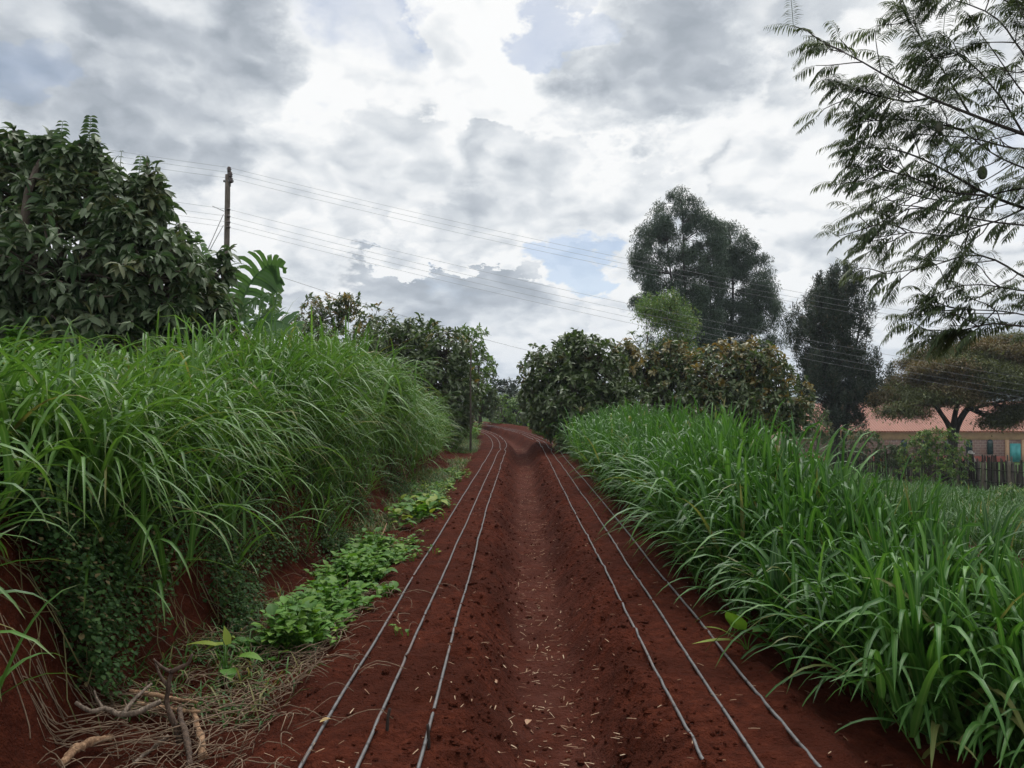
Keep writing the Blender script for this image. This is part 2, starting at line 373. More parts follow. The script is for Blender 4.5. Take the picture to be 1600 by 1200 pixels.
def grid_lines():
    xs = list(np.arange(-2.9, 1.9, 0.028)); st = 0.03
    x = xs[-1]
    while x < 2250: st = min(st * 1.09, 200); x += st; xs.append(x)
    st, x = 0.03, xs[0]; lo = []
    while x > -2250: st = min(st * 1.09, 200); x -= st; lo.append(x)
    ys = [-30, -18, -10, -5, -2, -0.5, 0.6, 1.4, 2.0, 2.3]; y = 2.5
    while y < 2350: ys.append(y); y += min(max(0.02, 0.0065 * y), 120)
    return np.array(lo[::-1] + xs), np.array(ys)
GX, GY = grid_lines()
def build_ground():
    X, Y = np.meshgrid(GX, GY); Z = ground_z(X, Y)
    nx, ny = len(GX), len(GY)
    i = np.arange(ny - 1)[:, None] * nx; j = np.arange(nx - 1)[None]
    q = np.stack([i + j, i + j + 1, i + nx + j + 1, i + nx + j], -1).reshape(-1, 4)
    u = X - center(Y)
    green = np.maximum(sm(X + 2 * (fbm(X * .4, Y * .4, 3, 3) - .5), 9.5, 12), sm(-u, 3.2, 5)) * (1 - 0.0 * X)
    green = np.maximum(green, sm(Y, 45, 70))
    trod = (1 - sm(np.abs(u), 0.12, 0.34))
    m, g, out = newmat("red_soil"); p = pos(g)
    n1 = g.noise(p, 1.7, 5, 0.6); n2 = g.noise(p, 14, 6, 0.7); n3 = g.noise(p, 70, 4, 0.65); vor = g.noise(p, 33, 2, 0.5, 0.6)
    c = g.ramp(n2, [(0.25, (0.0307, 0.0077, 0.0041)), (0.5, (0.0692, 0.0163, 0.0083)), (0.75, (0.1187, 0.0307, 0.0153))])
    c = g.mix(g.map(n1, 0.40, 0.62, 0.0, 0.75), c, (0.0455, 0.0115, 0.0061))
    c = g.mix(g.map(n3, 0.62, 0.78, 0.0, 0.55), c, (0.15, 0.048, 0.026))
    dust = g.math("MULTIPLY", attr(g, "ac"), g.map(g.noise(p, 3.2, 5, 0.65), 0.38, 0.7, 0.15, 0.75))
    c = g.mix(dust, c, (0.095, 0.034, 0.024))
    grass = g.ramp(g.noise(p, 0.9, 6, 0.7), [(0.3, (0.022, 0.045, 0.012)), (0.6, (0.045, 0.085, 0.02)), (0.8, (0.09, 0.09, 0.035))])
    c = g.mix(attr(g, "hue"), c, grass)
    h = g.math("ADD", g.math("ADD", g.math("MULTIPLY", n2, 0.6), g.math("MULTIPLY", n3, 0.35)), g.math("MULTIPLY", vor, -0.35))
    b = principled(g, c, 0.95, 0.05, bump(g, h, 0.07, 1.0)); g.l.new(b.outputs[0], out.inputs[0])
    G = Geo(); G.add(np.stack([X, Y, Z], -1), q, ac=trod.ravel(), hue=green.ravel())
    o = G.link("ground", m); o["kind"] = "structure"
build_ground()

def build_hills():
    m = plain("far_hill_cover", (0.035, 0.06, 0.03), (0.05, 0.07, 0.04), 0.01, 0.95, 0.1)
    th = np.linspace(-1.1, 1.1, 260); nr = 9
    rows = []
    for k in range(nr):
        r = 1500 + 90 * k
        hgt = (18 + 70 * fbm(th * 5 + 4, th * 0 + 0.3, 5, 71) * (0.55 + 0.45 * np.cos((th - 0.45) * 2.2))) * math.sin(math.pi * min(k / (nr - 1), 1) * 0.5) - 14
        rows.append(np.stack([r * np.sin(th), r * np.cos(th), hgt + 4 * (fbm(th * 60, th * 0 + k, 3, 5) - .5)], 1))
    V = np.concatenate(rows); n = len(th)
    q = np.array([[k * n + i, k * n + i + 1, (k + 1) * n + i + 1, (k + 1) * n + i] for k in range(nr - 1) for i in range(n - 1)])
    G = Geo(); G.add(V, q); o = G.link("hills", m); o["kind"] = "structure"
build_hills()

def build_haze():
    m, g, out = newmat("pale_air"); g.n.remove(out); out = g.new("ShaderNodeOutputMaterial")
    v = g.new("ShaderNodeVolumePrincipled"); v.inputs["Color"].default_value = (0.78, 0.86, 0.97, 1); v.inputs["Density"].default_value = 0.0004; v.inputs["Anisotropy"].default_value = 0.2
    g.l.new(v.outputs[0], out.inputs["Volume"]); m.cycles.homogeneous_volume = True
    G = Geo(); G.box((0, 1150, 25), (5400, 3000, 190)); o = G.link("haze", m, smooth=False); o["kind"] = "stuff"; o["label"] = "thin pale air that turns the far hills blue"
build_haze()
# ------------------------------------------------------------------ napier grass, weeds, creeper, litter
M_NAP = leafmat("napier_blade", [(0.025, 0.074, 0.012), (0.050, 0.130, 0.020), (0.085, 0.19, 0.030), (0.145, 0.275, 0.055)], new=(0.30, 0.22, 0.085), rough=0.5, spec=0.35, trans=0.32, rib=0.30, tip=(0.16, 0.15, 0.06))
M_FIELD = leafmat("field_grass_blade", [(0.018, 0.060, 0.010), (0.036, 0.102, 0.016), (0.066, 0.15, 0.026)], new=(0.26, 0.21, 0.09), rough=0.55, spec=0.3, trans=0.3, rib=0.1)
M_WEED = leafmat("weed_leaf", [(0.040, 0.118, 0.012), (0.066, 0.175, 0.018), (0.11, 0.24, 0.028)], new=(0.24, 0.30, 0.045), rough=0.6, spec=0.25, trans=0.35, rib=0.10)
M_CREEP = leafmat("creeper_leaf", [(0.018, 0.048, 0.013), (0.034, 0.078, 0.020), (0.060, 0.115, 0.030)], new=(0.17, 0.12, 0.06), rough=0.65, spec=0.15, trans=0.25, rib=0.05)
M_STRAW = leafmat("dry_straw", [(0.16, 0.085, 0.05), (0.28, 0.18, 0.11), (0.42, 0.31, 0.21)], rough=0.8, spec=0.2, trans=0.1, rib=0)
M_TWIG = barkmat("dry_twig", (0.09, 0.055, 0.035), (0.25, 0.18, 0.12), 30, 0.004)

def culms(base, h, lean, nleaf, Lr, Wr, geo, hue=0.0, nseg=6, drp=(0.9, 2.2), upright=0.0, rbase=None, ls=1.0):
    """Napier stems: each with leaves that leave alternate sides and arch over."""
    N = len(base); K = nleaf
    az0 = rng.uniform(0, 2 * np.pi, N)
    P, D, L, W, dr, rn, hu = [], [], [], [], [], [], []
    sr = rng.random(N) if rbase is None else rbase
    for k in range(K):
        f = 0.10 + 0.86 * (k + rng.uniform(-.3, .3, N)) / max(K - 1, 1); f = np.clip(f, 0.04, 1)
        p = base + np.stack([lean[:, 0] * f ** 1.6, lean[:, 1] * f ** 1.6, h * f], 1)
        az = az0 + k * np.pi + rng.uniform(-1.0, 1.0, N)
        el = R(46) + R(27) * f + rng.uniform(-.25, .2, N) + upright * 0.3
        el = np.clip(el, 0.3, 1.5)
        d = np.stack([np.cos(az) * np.cos(el), np.sin(az) * np.cos(el), np.sin(el)], 1)
        d[:, :2] += 0.55 * lean / (h[:, None] + .2)
        P.append(p); D.append(d); L.append(ls * rng.uniform(*Lr, N) * (0.75 + 0.35 * np.sin(np.pi * np.clip(f, 0, 1)))); W.append(rng.uniform(*Wr, N))
        dr.append(rng.uniform(*drp, N) * (1 - 0.55 * upright)); rn.append(np.clip(sr * 0.55 + rng.random(N) * 0.45, 0, 1))
        hu.append((np.broadcast_to(hue, (N,)) + 0.55 * (rng.random(N) < (0.10 if k < 2 else 0.015))).clip(0, 1))
    geo.blades(np.concatenate(P), np.concatenate(D), np.concatenate(L), np.concatenate(W), np.concatenate(dr), nseg, "blade", 0.35, np.concatenate(rn), np.concatenate(hu), pw=1.45, roll=rng.normal(0, .22, N * K))
    # the stems themselves
    top = base + np.stack([lean[:, 0], lean[:, 1], h], 1)
    ax = top - base; ln = np.linalg.norm(ax, axis=1)
    geo.blades(base, ax, ln, 0.014, 0.0, 2, "flat", 0.8, np.clip(sr * .6 + .3, 0, 1), 0.15)

def scatter(n, xf, yr, dens=None):
    y = rng.uniform(*yr, n * 2); a = rng.uniform(0, 1, n * 2); x = xf(y, a)
    if dens is not None:
        k = rng.random(n * 2) < dens(x, y); x, y = x[k], y[k]
    return x[:n], y[:n]

M_NAPR = leafmat('deep_napier_blade', [(0.013, 0.052, 0.009), (0.027, 0.094, 0.014), (0.052, 0.150, 0.022), (0.13, 0.27, 0.06)], new=(0.26, 0.22, 0.085), rough=0.5, spec=0.33, trans=0.32, rib=0.3)

def build_left_napier():
    G = Geo()
    # clumps on top of the bank; the front rank leans out over the soil face
    def rank(n, u0, u1, yr, h0, h1, Lr, Wr, nl, nseg, leanx, dens=None, hue=0.0, upright=0.0, spread=0.11, per=6):
        cy = rng.uniform(*yr, n); cu = rng.uniform(u0, u1, n); 
        if dens is not None:
            k = rng.random(n) < dens(cu, cy); cy, cu = cy[k], cu[k]
        m = len(cy)
        cx = center(cy) - cu
        hs = np.interp(cy, [3, 6, 8, 10, 13, 16, 20, 27], [.58, .56, .86, 1.06, 1.06, .86, .62, .36]) * (0.78 + 0.44 * fbm(cy * 0.8, cu * 0.8, 3, 61)) * (1 - .30 * sm(cu, 3.3, 4.6))
        x = np.repeat(cx, per) + rng.normal(0, spread, m * per); y = np.repeat(cy, per) + rng.normal(0, spread, m * per)
        z = ground_z(x, y, False)
        h = rng.uniform(h0, h1, m * per) * np.repeat(hs, per)
        off = np.stack([x - np.repeat(cx, per), y - np.repeat(cy, per)], 1)
        lean = off * 1.6 + rng.normal(0, .10, (m * per, 2)) + np.array([leanx, -0.03])
        lean *= h[:, None]
        culms(np.stack([x, y, z], 1), h, lean, nl, Lr, Wr, G, hue, nseg, upright=upright, ls=np.repeat(.45 + .55 * hs, per), rbase=np.clip(np.repeat(rng.random(m), per) * .7 + rng.random(m * per) * .3, 0, 1))
    rank(105, 2.5, 3.2, (3.6, 13), 0.35, 0.80, (0.8, 1.35), (0.024, 0.046), 7, 9, 0.30)
    rank(130, 2.2, 3.0, (12, 28), 0.3, 0.75, (0.7, 1.15), (0.022, 0.040), 7, 7, 0.38)
    rank(150, 2.9, 4.6, (3.0, 14), 0.5, 0.95, (0.85, 1.45), (0.026, 0.048), 7, 8, 0.14)
    rank(130, 2.9, 5.0, (13, 29), 0.45, 0.85, (0.7, 1.15), (0.024, 0.042), 7, 7, 0.12)
    rank(60, 4.4, 7.0, (5.5, 16), 0.35, 0.6, (0.6, 1.0), (0.024, 0.042), 6, 5, 0.0)
    rank(18, 2.6, 4.2, (4, 13), 0.5, 0.8, (0.6, 0.95), (0.03, 0.05), 8, 8, 0.05, upright=0.8, per=5)
    # tufts that hang down the soil face and a dead brown tuft
    rank(26, 2.2, 2.45, (6.5, 14), 0.12, 0.35, (0.45, 0.8), (0.010, 0.020), 5, 6, 0.55, per=8)
    rank(11, 2.35, 2.8, (2.3, 3.1), 0.3, 0.5, (0.5, 0.85), (0.022, 0.040), 6, 8, 0.40, per=6)
    rank(26, 2.3, 2.62, (3.9, 8.0), 0.25, 0.6, (0.8, 1.2), (0.016, 0.034), 6, 9, 0.48, per=6)
    b = at(112, 800, 4.9); n = 150; a = rng.uniform(0, 6.28, n)
    G.blades(np.tile(b, (n, 1)) + rng.normal(0, .05, (n, 3)), np.stack([np.cos(a), np.sin(a) - .3, rng.uniform(-.2, .9, n)], 1), rng.uniform(.2, .5, n), .012, rng.uniform(.8, 2, n), 5, "blade", .3, hue=rng.uniform(.6, 1, n))
    o = G.link("napier_grass", M_NAP); tag(o, "tall arching napier grass massed along the top of the red soil bank", "grass", kind="stuff")
build_left_napier()

def build_right_napier():
    G = Geo()
    def rank(n, u0, u1, yr, h0, h1, Lr, Wr, nl, nseg, leanx, hue=0.0, upright=0.3, spread=0.10, per=6):
        cy = rng.uniform(*yr, n); cu = rng.uniform(u0, u1, n) + .17 * (1 - sm(cy, 3.2, 6.0)); cx = center(cy) + cu; m = n
        hs = (0.82 + 0.36 * fbm(cy * 0.6, cu * 0.7, 3, 81)) * (0.67 + 0.54 * sm(cy, 3.2, 7.0) - .05 * sm(cy, 12, 18))
        x = np.repeat(cx, per) + rng.normal(0, spread, m * per); y = np.repeat(cy, per) + rng.normal(0, spread, m * per)
        h = rng.uniform(h0, h1, m * per) * np.repeat(hs, per)
        off = np.stack([x - np.repeat(cx, per), y - np.repeat(cy, per)], 1)
        lean = (off * 1.5 + rng.normal(0, .09, (m * per, 2)) + np.array([leanx, -0.02])) * h[:, None]
        culms(np.stack([x, y, ground_z(x, y, False)], 1), h, lean, nl, Lr, Wr, G, hue, nseg, upright=upright, ls=np.repeat(.72 + .28 * sm(cy, 3.2, 6.5), per), rbase=np.clip(np.repeat(rng.random(m), per) * .7 + rng.random(m * per) * .3, 0, 1))
    rank(60, 1.36, 1.75, (3.0, 10), 0.25, 0.55, (0.6, 1.05), (0.026, 0.050), 7, 9, -0.22)
    rank(48, 1.5, 2.0, (3.1, 10), 0.38, 0.66, (0.6, 0.95), (0.032, 0.058), 7, 9, 0.0, upright=0.55)
    rank(75, 1.4, 2.0, (9.5, 20.5), 0.35, 0.75, (0.5, 0.85), (0.028, 0.050), 7, 7, -0.25)
    rank(80, 1.8, 2.6, (9.5, 21), 0.55, 0.85, (0.45, 0.8), (0.032, 0.054), 7, 7, -0.05, upright=0.5)
    rank(20, 1.5, 2.0, (3.3, 12), 0.5, 0.72, (0.5, 0.75), (0.034, 0.060), 8, 8, 0.05, upright=1.0, per=6)
    rank(6, 1.65, 2.0, (3.5, 4.8), 0.50, 0.66, (0.5, 0.78), (0.034, 0.058), 8, 8, 0.02, upright=1.0, per=5)
    rank(7, 1.55, 1.8, (2.75, 3.6), 0.2, 0.4, (0.45, 0.75), (0.024, 0.042), 6, 9, -0.15, per=6)
    o = G.link("napier_grass", M_NAPR); tag(o, "lush upright napier grass row edging the right irrigated bed", "grass", kind="stuff")
build_right_napier()

def build_field_grass():
    G = Geo()
    def patch(n, xr, yr, h0, h1, W, per=14, ok=None):
        cx = rng.uniform(*xr, n); cy = rng.uniform(*yr, n)
        if ok is not None:
            k = ok(cx, cy); cx, cy = cx[k], cy[k]
        m = len(cx); x = np.repeat(cx, per) + rng.normal(0, .16, m * per); y = np.repeat(cy, per) + rng.normal(0, .16, m * per)
        a = rng.uniform(0, 6.28, m * per); el = rng.uniform(.8, 1.45, m * per)
        h = rng.uniform(h0, h1, m * per) * np.repeat(.7 + .6 * fbm(cx * .4, cy * .4, 2, 8), per)
        G.blades(np.stack([x, y, ground_z(x, y, False)], 1), np.stack([np.cos(a) * np.cos(el), np.sin(a) * np.cos(el), np.sin(el)], 1), h, W * rng.uniform(.7, 1.3, m * per), rng.uniform(.5, 2.0, m * per), 4, "blade", .3,
                 np.repeat(rng.random(m), per) * .6 + rng.random(m * per) * .4, (rng.random(m * per) < .05) * .6, pw=1.3)
    patch(420, (8.8, 11.5), (9, 26), 0.6, 1.2, .034)
    patch(1300, (4.0, 30), (18, 33), 0.35, 0.8, .045, ok=lambda x, y: (x > 9.5) | (y > 21))
    patch(330, (3.6, 7.0), (4.0, 10), 0.25, 0.6, .02, ok=lambda x, y: (fbm(x * .8, y * .8, 3, 4) > .50))
    o = G.link("field_grass", M_FIELD); tag(o, "green grass field on the lower ground in front of the dark picket fence", "grass", kind="stuff")
    G = Geo()
    g2 = Geo()
    n = 3000; y = rng.uniform(3.5, 34, n); u = -rng.uniform(1.35, 2.1, n); x = center(y) + u
    k = fbm(x * 1.2, y * .6, 3, 15) + 0.10 * sm(y, 13, 22) > 0.45; x, y = x[k], y[k]; m = len(x); per = 5
    x = np.repeat(x, per) + rng.normal(0, .05, m * per); y = np.repeat(y, per) + rng.normal(0, .05, m * per); a = rng.uniform(0, 6.28, m * per)
    G.blades(np.stack([x, y, ground_z(x, y, False)], 1), np.stack([np.cos(a), np.sin(a), rng.uniform(.5, 2.2, m * per)], 1), rng.uniform(.08, .24, m * per), .012, rng.uniform(.5, 2, m * per), 3, "blade", .3, rng.random(m * per), (rng.random(m * per) < .25) * .7)
    o = G.link("verge_grass", M_FIELD); tag(o, "short patchy grass on the verge between the left bed and the bank", "grass", kind="stuff")
build_field_grass()

def leafy(geo, C, hgt, size, per, hue=0.0, el=(.15, .9), nseg=4, prof="heart", wr=.75, dr=(.4, 1.2)):
    N = len(C); n = N * per; base = np.repeat(C, per, 0) + rng.normal(0, .02, (n, 3)) * np.array([1, 1, .3])
    a = rng.uniform(0, 6.28, n); e = rng.uniform(*el, n)
    h = np.repeat(np.broadcast_to(hgt, (N,)), per) * rng.uniform(.35, 1.1, n)
    off = np.stack([np.cos(a), np.sin(a)], 1) * rng.uniform(.2, .6, (n, 1)) * h[:, None]
    top = base + np.concatenate([off, h[:, None]], 1)
    L = np.repeat(np.broadcast_to(size, (N,)), per) * rng.uniform(.6, 1.2, n)
    geo.blades(base, top - base, np.linalg.norm(top - base, axis=1), .006, 0, 2, "flat", .8, rng.random(n) * .5)
    geo.blades(top, np.stack([np.cos(a) * np.cos(e), np.sin(a) * np.cos(e), np.sin(e)], 1), L, L * wr, rng.uniform(*dr, n), nseg, prof, .22, rng.random(n), np.broadcast_to(hue, (n,)) * (rng.random(n) < .3))

def build_weeds():
    G = Geo()
    n = 520; t = rng.random(n); y = 4.5 + 2.9 * t; u = -1.50 + rng.normal(0, .17, n) * (.55 + .6 * t)
    x = center(y) + u; k = fbm(x * 3.2, y * 2.2, 3, 19) + .16 * t > .46; x, y, u = x[k], y[k], u[k]
    leafy(G, np.stack([x, y, ground_z(x, y, False)], 1), (.05 + .15 * np.exp(-((u + 1.50) / .16) ** 2)) * rng.uniform(.5, 1.25, len(x)), rng.uniform(.045, .095, len(x)), 7, 0.2)
    n = 60; y = rng.uniform(4.2, 8.2, n); x = center(y) - 1.5 + rng.normal(0, .26, n)
    leafy(G, np.stack([x, y, ground_z(x, y, False)], 1), .07, .045, 5, 0.5)
    o = G.link("broadleaf_weeds", M_WEED); tag(o, "bright green broadleaf weeds in a dense strip at the foot of the bank", "weeds", kind="stuff")
    G = Geo()
    n = 420; y = rng.uniform(8.6, 17.5, n); u = -1.50 + rng.normal(0, .18, n); x = center(y) + u
    k = fbm(x * 1.5, y * .7, 2, 31) > .5; x, y = x[k], y[k]
    leafy(G, np.stack([x, y, ground_z(x, y, False)], 1), .06, .06, 5, 0.7)
    n = 34; y = rng.normal(9.9, .4, n); x = center(y) - 1.42 + rng.normal(0, .13, n)
    leafy(G, np.stack([x, y, ground_z(x, y, False)], 1), .16, .13, 6, 0.9)
    o = G.link("pale_weeds", M_WEED); tag(o, "paler yellow green low weeds scattered along the verge further up", "weeds", kind="stuff")
    # undergrowth beside the bend
    G = Geo()
    n = 260; y = rng.uniform(20.5, 34, n); u = rng.uniform(1.35, 2.4, n); x = center(y) + u
    leafy(G, np.stack([x, y, ground_z(x, y, False)], 1), rng.uniform(.2, .7, n), .26, 8, 0.3, wr=.35, prof="leaf")
    n = 200; y = rng.uniform(29, 42, n); u = -rng.uniform(1.2, 2.6, n); x = center(y) + u
    leafy(G, np.stack([x, y, ground_z(x, y, False)], 1), rng.uniform(.2, .6, n), .22, 7, 0.5, wr=.4, prof="leaf")
    o = G.link("undergrowth", M_WEED); tag(o, "leafy undergrowth beneath the trees where the track bends away", "undergrowth", kind="stuff")
build_weeds()

def build_creeper():
    G = Geo()
    n = 44000; y = 3.4 + 9.0 * rng.random(n) ** 1.5; s = rng.random(n)
    u = -(2.0 + 0.55 * s) + 0.05; x = center(y) + u
    k = (fbm(y * 1.3, s * 1.6, 3, 55) + 0.62 * (s - .46) + 0.10 * np.exp(-((y - 5.6) / 1.6) ** 2) > 0.46); x, y, s = x[k], y[k], s[k]
    z = ground_z(x, y, False) + rng.uniform(0.0, .20, len(x)) * (0.4 + s); x = x + rng.uniform(0, .16, len(x))
    a = rng.normal(0, 1.2, len(x)); L = rng.uniform(.016, .036, len(x))
    G.blades(np.stack([x, y, z], 1), np.stack([np.cos(a), np.sin(a), rng.uniform(-.7, .5, len(x))], 1), L, L * .75, rng.uniform(.3, 1.5, len(x)), 3, "leaf", .2, hue=(rng.random(len(x)) < .06) * .8)
    # trailing stems
    for _ in range(190):
        y0 = 3.2 + 8 * rng.random() ** 1.3; u0 = 2.50 + rng.uniform(-.2, .2); q = []; ph = rng.uniform(0, 6.28); am = rng.uniform(.03, .2)
        ln = rng.uniform(.15, .5)
        for t in np.linspace(0, 1, 10):
            uu = u0 - ln * t; yy = y0 + am * math.sin(4.5 * t + ph) + am * .4 * math.sin(11 * t + ph * 2); xx = float(center(yy)) - uu
            q.append([xx + .03 + .06 * t, yy, gz(xx, yy) + .04 + .05 * math.sin(5 * t + y0)])
        G.tube(q, rng.uniform(.0012, .003), 4, hue=rng.uniform(.4, 1.0), rnd=.3)
    o = G.link("creeper", M_CREEP); tag(o, "small leaved dark creeper trailing down the red soil bank face", "creeper", kind="stuff")
build_creeper()

def build_litter():
    G = Geo()
    n = 2100; y = 2.4 + 24 * rng.random(n) ** 1.7; w = rng.random(n)
    u = np.where(w < .70, rng.normal(0.02, .17, n), rng.uniform(-1.3, 1.35, n)); x = center(y) + u
    a = rng.uniform(0, 6.28, n); L = rng.uniform(.012, .055, n) * (1 + 1.0 * (rng.random(n) < .08))
    z = ground_z(x, y) + rng.uniform(.004, .014, n)
    G.blades(np.stack([x, y, z], 1), np.stack([np.cos(a), np.sin(a), rng.normal(0, .14, n)], 1), L, rng.uniform(.002, .007, n), rng.uniform(0, .2, n), 2, "flat", .3)
    # dry twigs, roots and straw lying along the foot of the bank and by the cut branches
    o = G.link("straw_litter", M_STRAW); tag(o, "bits of pale straw and chaff scattered along the trodden furrow", "straw", kind="stuff")
    G = Geo()
    for _ in range(900):
        y0 = rng.uniform(2.6, 5.6) if rng.random() < .8 else rng.uniform(5.6, 12)
        uu = -1.50 + rng.normal(0, .24) if rng.random() < .75 else -1.75 + rng.normal(0, .2); x0 = float(center(y0)) + uu
        a = rng.uniform(0, 6.28); ln = rng.uniform(.06, .30); cv = rng.normal(0, .55); z0 = rng.uniform(.005, .05); pts = []
        for t in np.linspace(-.5, .5, 6):
            aa = a + cv * t; px, py = x0 + ln * t * math.cos(aa), y0 + ln * t * math.sin(aa); pts.append([px, py, gz(px, py) + z0 + .03 * math.cos(3 * t)])
        G.tube(pts, rng.uniform(.0009, .0026), 4, rnd=rng.random())
    # fans of thin cut stalks round the pile
    for (px, py, an, k) in ((110, 1165, 3.6, 22), (170, 1120, 3.3, 20), (250, 1120, 3.0, 14), (360, 1120, .6, 12), (300, 1180, 1.2, 10), (480, 1040, .5, 16), (200, 1185, 3.4, 14)):
        c = g3(px, py)
        for _ in range(k):
            a = an + rng.normal(0, .45); ln = rng.uniform(.12, .42); cv = rng.normal(0, .5); ox, oy = rng.normal(0, .07, 2); z0 = rng.uniform(.01, .10); pts = []
            for t in np.linspace(-.5, .5, 7):
                aa = a + cv * t; x_, y_ = c[0] + ox + ln * t * math.cos(aa), c[1] + oy + ln * t * math.sin(aa); pts.append([x_, y_, max(gz(x_, y_) + .004, c[2] + z0 + rng.normal(0, .002) + .05 * (.25 - t * t))])
            G.tube(pts, rng.uniform(.0010, .0032), 5, rnd=rng.random())
    o = G.link("twig_litter", M_TWIG); tag(o, "tangle of thin dry twigs and roots lying below the left bank", "twigs", kind="stuff")
    G = Geo()
    n = 3600; y = 2.4 + 14 * rng.random(n) ** 1.6; u = np.where(rng.random(n) < .5, rng.choice([-1, 1], n) * rng.normal(.42, .14, n), rng.uniform(-1.9, 1.6, n)); x = center(y) + u
    r = rng.uniform(.004, .013, n) * (1 + 1.2 * (rng.random(n) < .06))
    G.lump(np.stack([x, y, ground_z(x, y) + r * .25], 1), r)
    n = 420; y = 2.5 + 16 * rng.random(n) ** 1.5; u = np.where(rng.random(n) < .6, rng.choice([-1, 1], n) * rng.normal(.36, .10, n), rng.uniform(-1.9, 1.6, n)); x = center(y) + u; r = rng.uniform(.010, .024, n)
    G.lump(np.stack([x, y, ground_z(x, y) - r * .15], 1), r, .8, .35)
    o = G.link("soil_crumbs", bpy.data.materials["red_soil"], smooth=False); tag(o, "loose crumbs of red soil lying over the beds and the furrow", "soil", kind="stuff")
build_litter()
# ------------------------------------------------------------------ trees
M_BARK = barkmat("tree_bark", (0.045, 0.034, 0.026), (0.12, 0.095, 0.075), 9, 0.02)
M_BARKD = barkmat("dark_bark", (0.022, 0.018, 0.016), (0.06, 0.05, 0.043), 9, 0.02)
M_LOQ = leafmat("broad_leaf", [(0.029, 0.060, 0.029), (0.046, 0.088, 0.040), (0.070, 0.118, 0.056), (0.11, 0.158, 0.085)], new=(0.12, 0.12, 0.05), rough=0.55, spec=0.28, trans=0.2, rib=0.2, back=(0.13, 0.15, 0.09))
M_AVO = leafmat("avocado_leaf", [(0.026, 0.054, 0.018), (0.044, 0.082, 0.026), (0.072, 0.115, 0.036), (0.115, 0.155, 0.055)], new=(0.26, 0.165, 0.040), rough=0.5, spec=0.35, trans=0.22, rib=0.15, back=(0.12, 0.14, 0.08))
M_YG = leafmat("pale_leaf", [(0.05, 0.11, 0.022), (0.09, 0.165, 0.034), (0.14, 0.22, 0.05)], new=(0.24, 0.24, 0.06), rough=0.55, spec=0.3, trans=0.3, rib=0.05)
M_EUC = leafmat("eucalypt_leaf", [(0.026, 0.050, 0.032), (0.042, 0.072, 0.043), (0.068, 0.105, 0.058)], rough=0.5, spec=0.3, trans=0.18, rib=0.0)
M_DARK = leafmat("dark_feathery_leaf", [(0.022, 0.036, 0.026), (0.035, 0.053, 0.035), (0.058, 0.076, 0.046)], new=(0.09, 0.07, 0.04), rough=0.55, spec=0.25, trans=0.15, rib=0.0)
M_ACA = leafmat("acacia_leaf", [(0.055, 0.070, 0.026), (0.088, 0.105, 0.038), (0.13, 0.145, 0.05)], new=(0.15, 0.095, 0.05), rough=0.65, spec=0.2, trans=0.3, rib=0.0)
M_JAC = leafmat("fern_leaf", [(0.045, 0.068, 0.034), (0.068, 0.098, 0.044), (0.10, 0.135, 0.058)], rough=0.55, spec=0.3, trans=0.3, rib=0.0)
M_BAN = leafmat("banana_leaf", [(0.04, 0.105, 0.034), (0.065, 0.145, 0.045), (0.09, 0.19, 0.06)], new=(0.22, 0.17, 0.09), rough=0.45, spec=0.35, trans=0.3, rib=0.0)

def unit(n):
    v = rng.normal(size=(n, 3)); return v / np.linalg.norm(v, axis=1)[:, None]

def lobe(x, y, D, rx, ry, n, rd=None):
    """an ellipsoid of foliage: centre at a pixel, radii in pixels, n twig tips"""
    c = at(x, y, D); k = D / F
    return (c, np.array([rx * k, (rd if rd is not None else (rx + ry) / 2) * k, ry * k]), n)

def limb(G, a, b, r0, r1, n=8, wob=0.12, sag=0.0, k=6):
    a, b = np.array(a, float), np.array(b, float); ln = np.linalg.norm(b - a); t = np.linspace(0, 1, n)
    p = a[None] + (b - a)[None] * t[:, None]; q = rng.normal(size=(2, 3)) * wob * ln * .5
    p += np.sin(np.pi * t)[:, None] * q[0] + np.sin(2 * np.pi * t)[:, None] * q[1] * .4
    p[:, 2] += sag * ln * np.sin(np.pi * t)
    G.tube(p, r0 + (r1 - r0) * t, k, rnd=rng.random()); return p

def tips_of(c, r, n, shell=0.55, up=0.0):
    v = unit(n); v[:, 2] += up; v /= np.linalg.norm(v, axis=1)[:, None]
    rad = shell + (1 - shell) * rng.random(n) ** .6
    nz = 0.78 + 0.5 * vnoise(v[:, 0] * 2.2 + c[0] * 3, v[:, 1] * 2.2 + v[:, 2] * 3.1 + c[1])
    return c + v * r * (rad * nz)[:, None], v

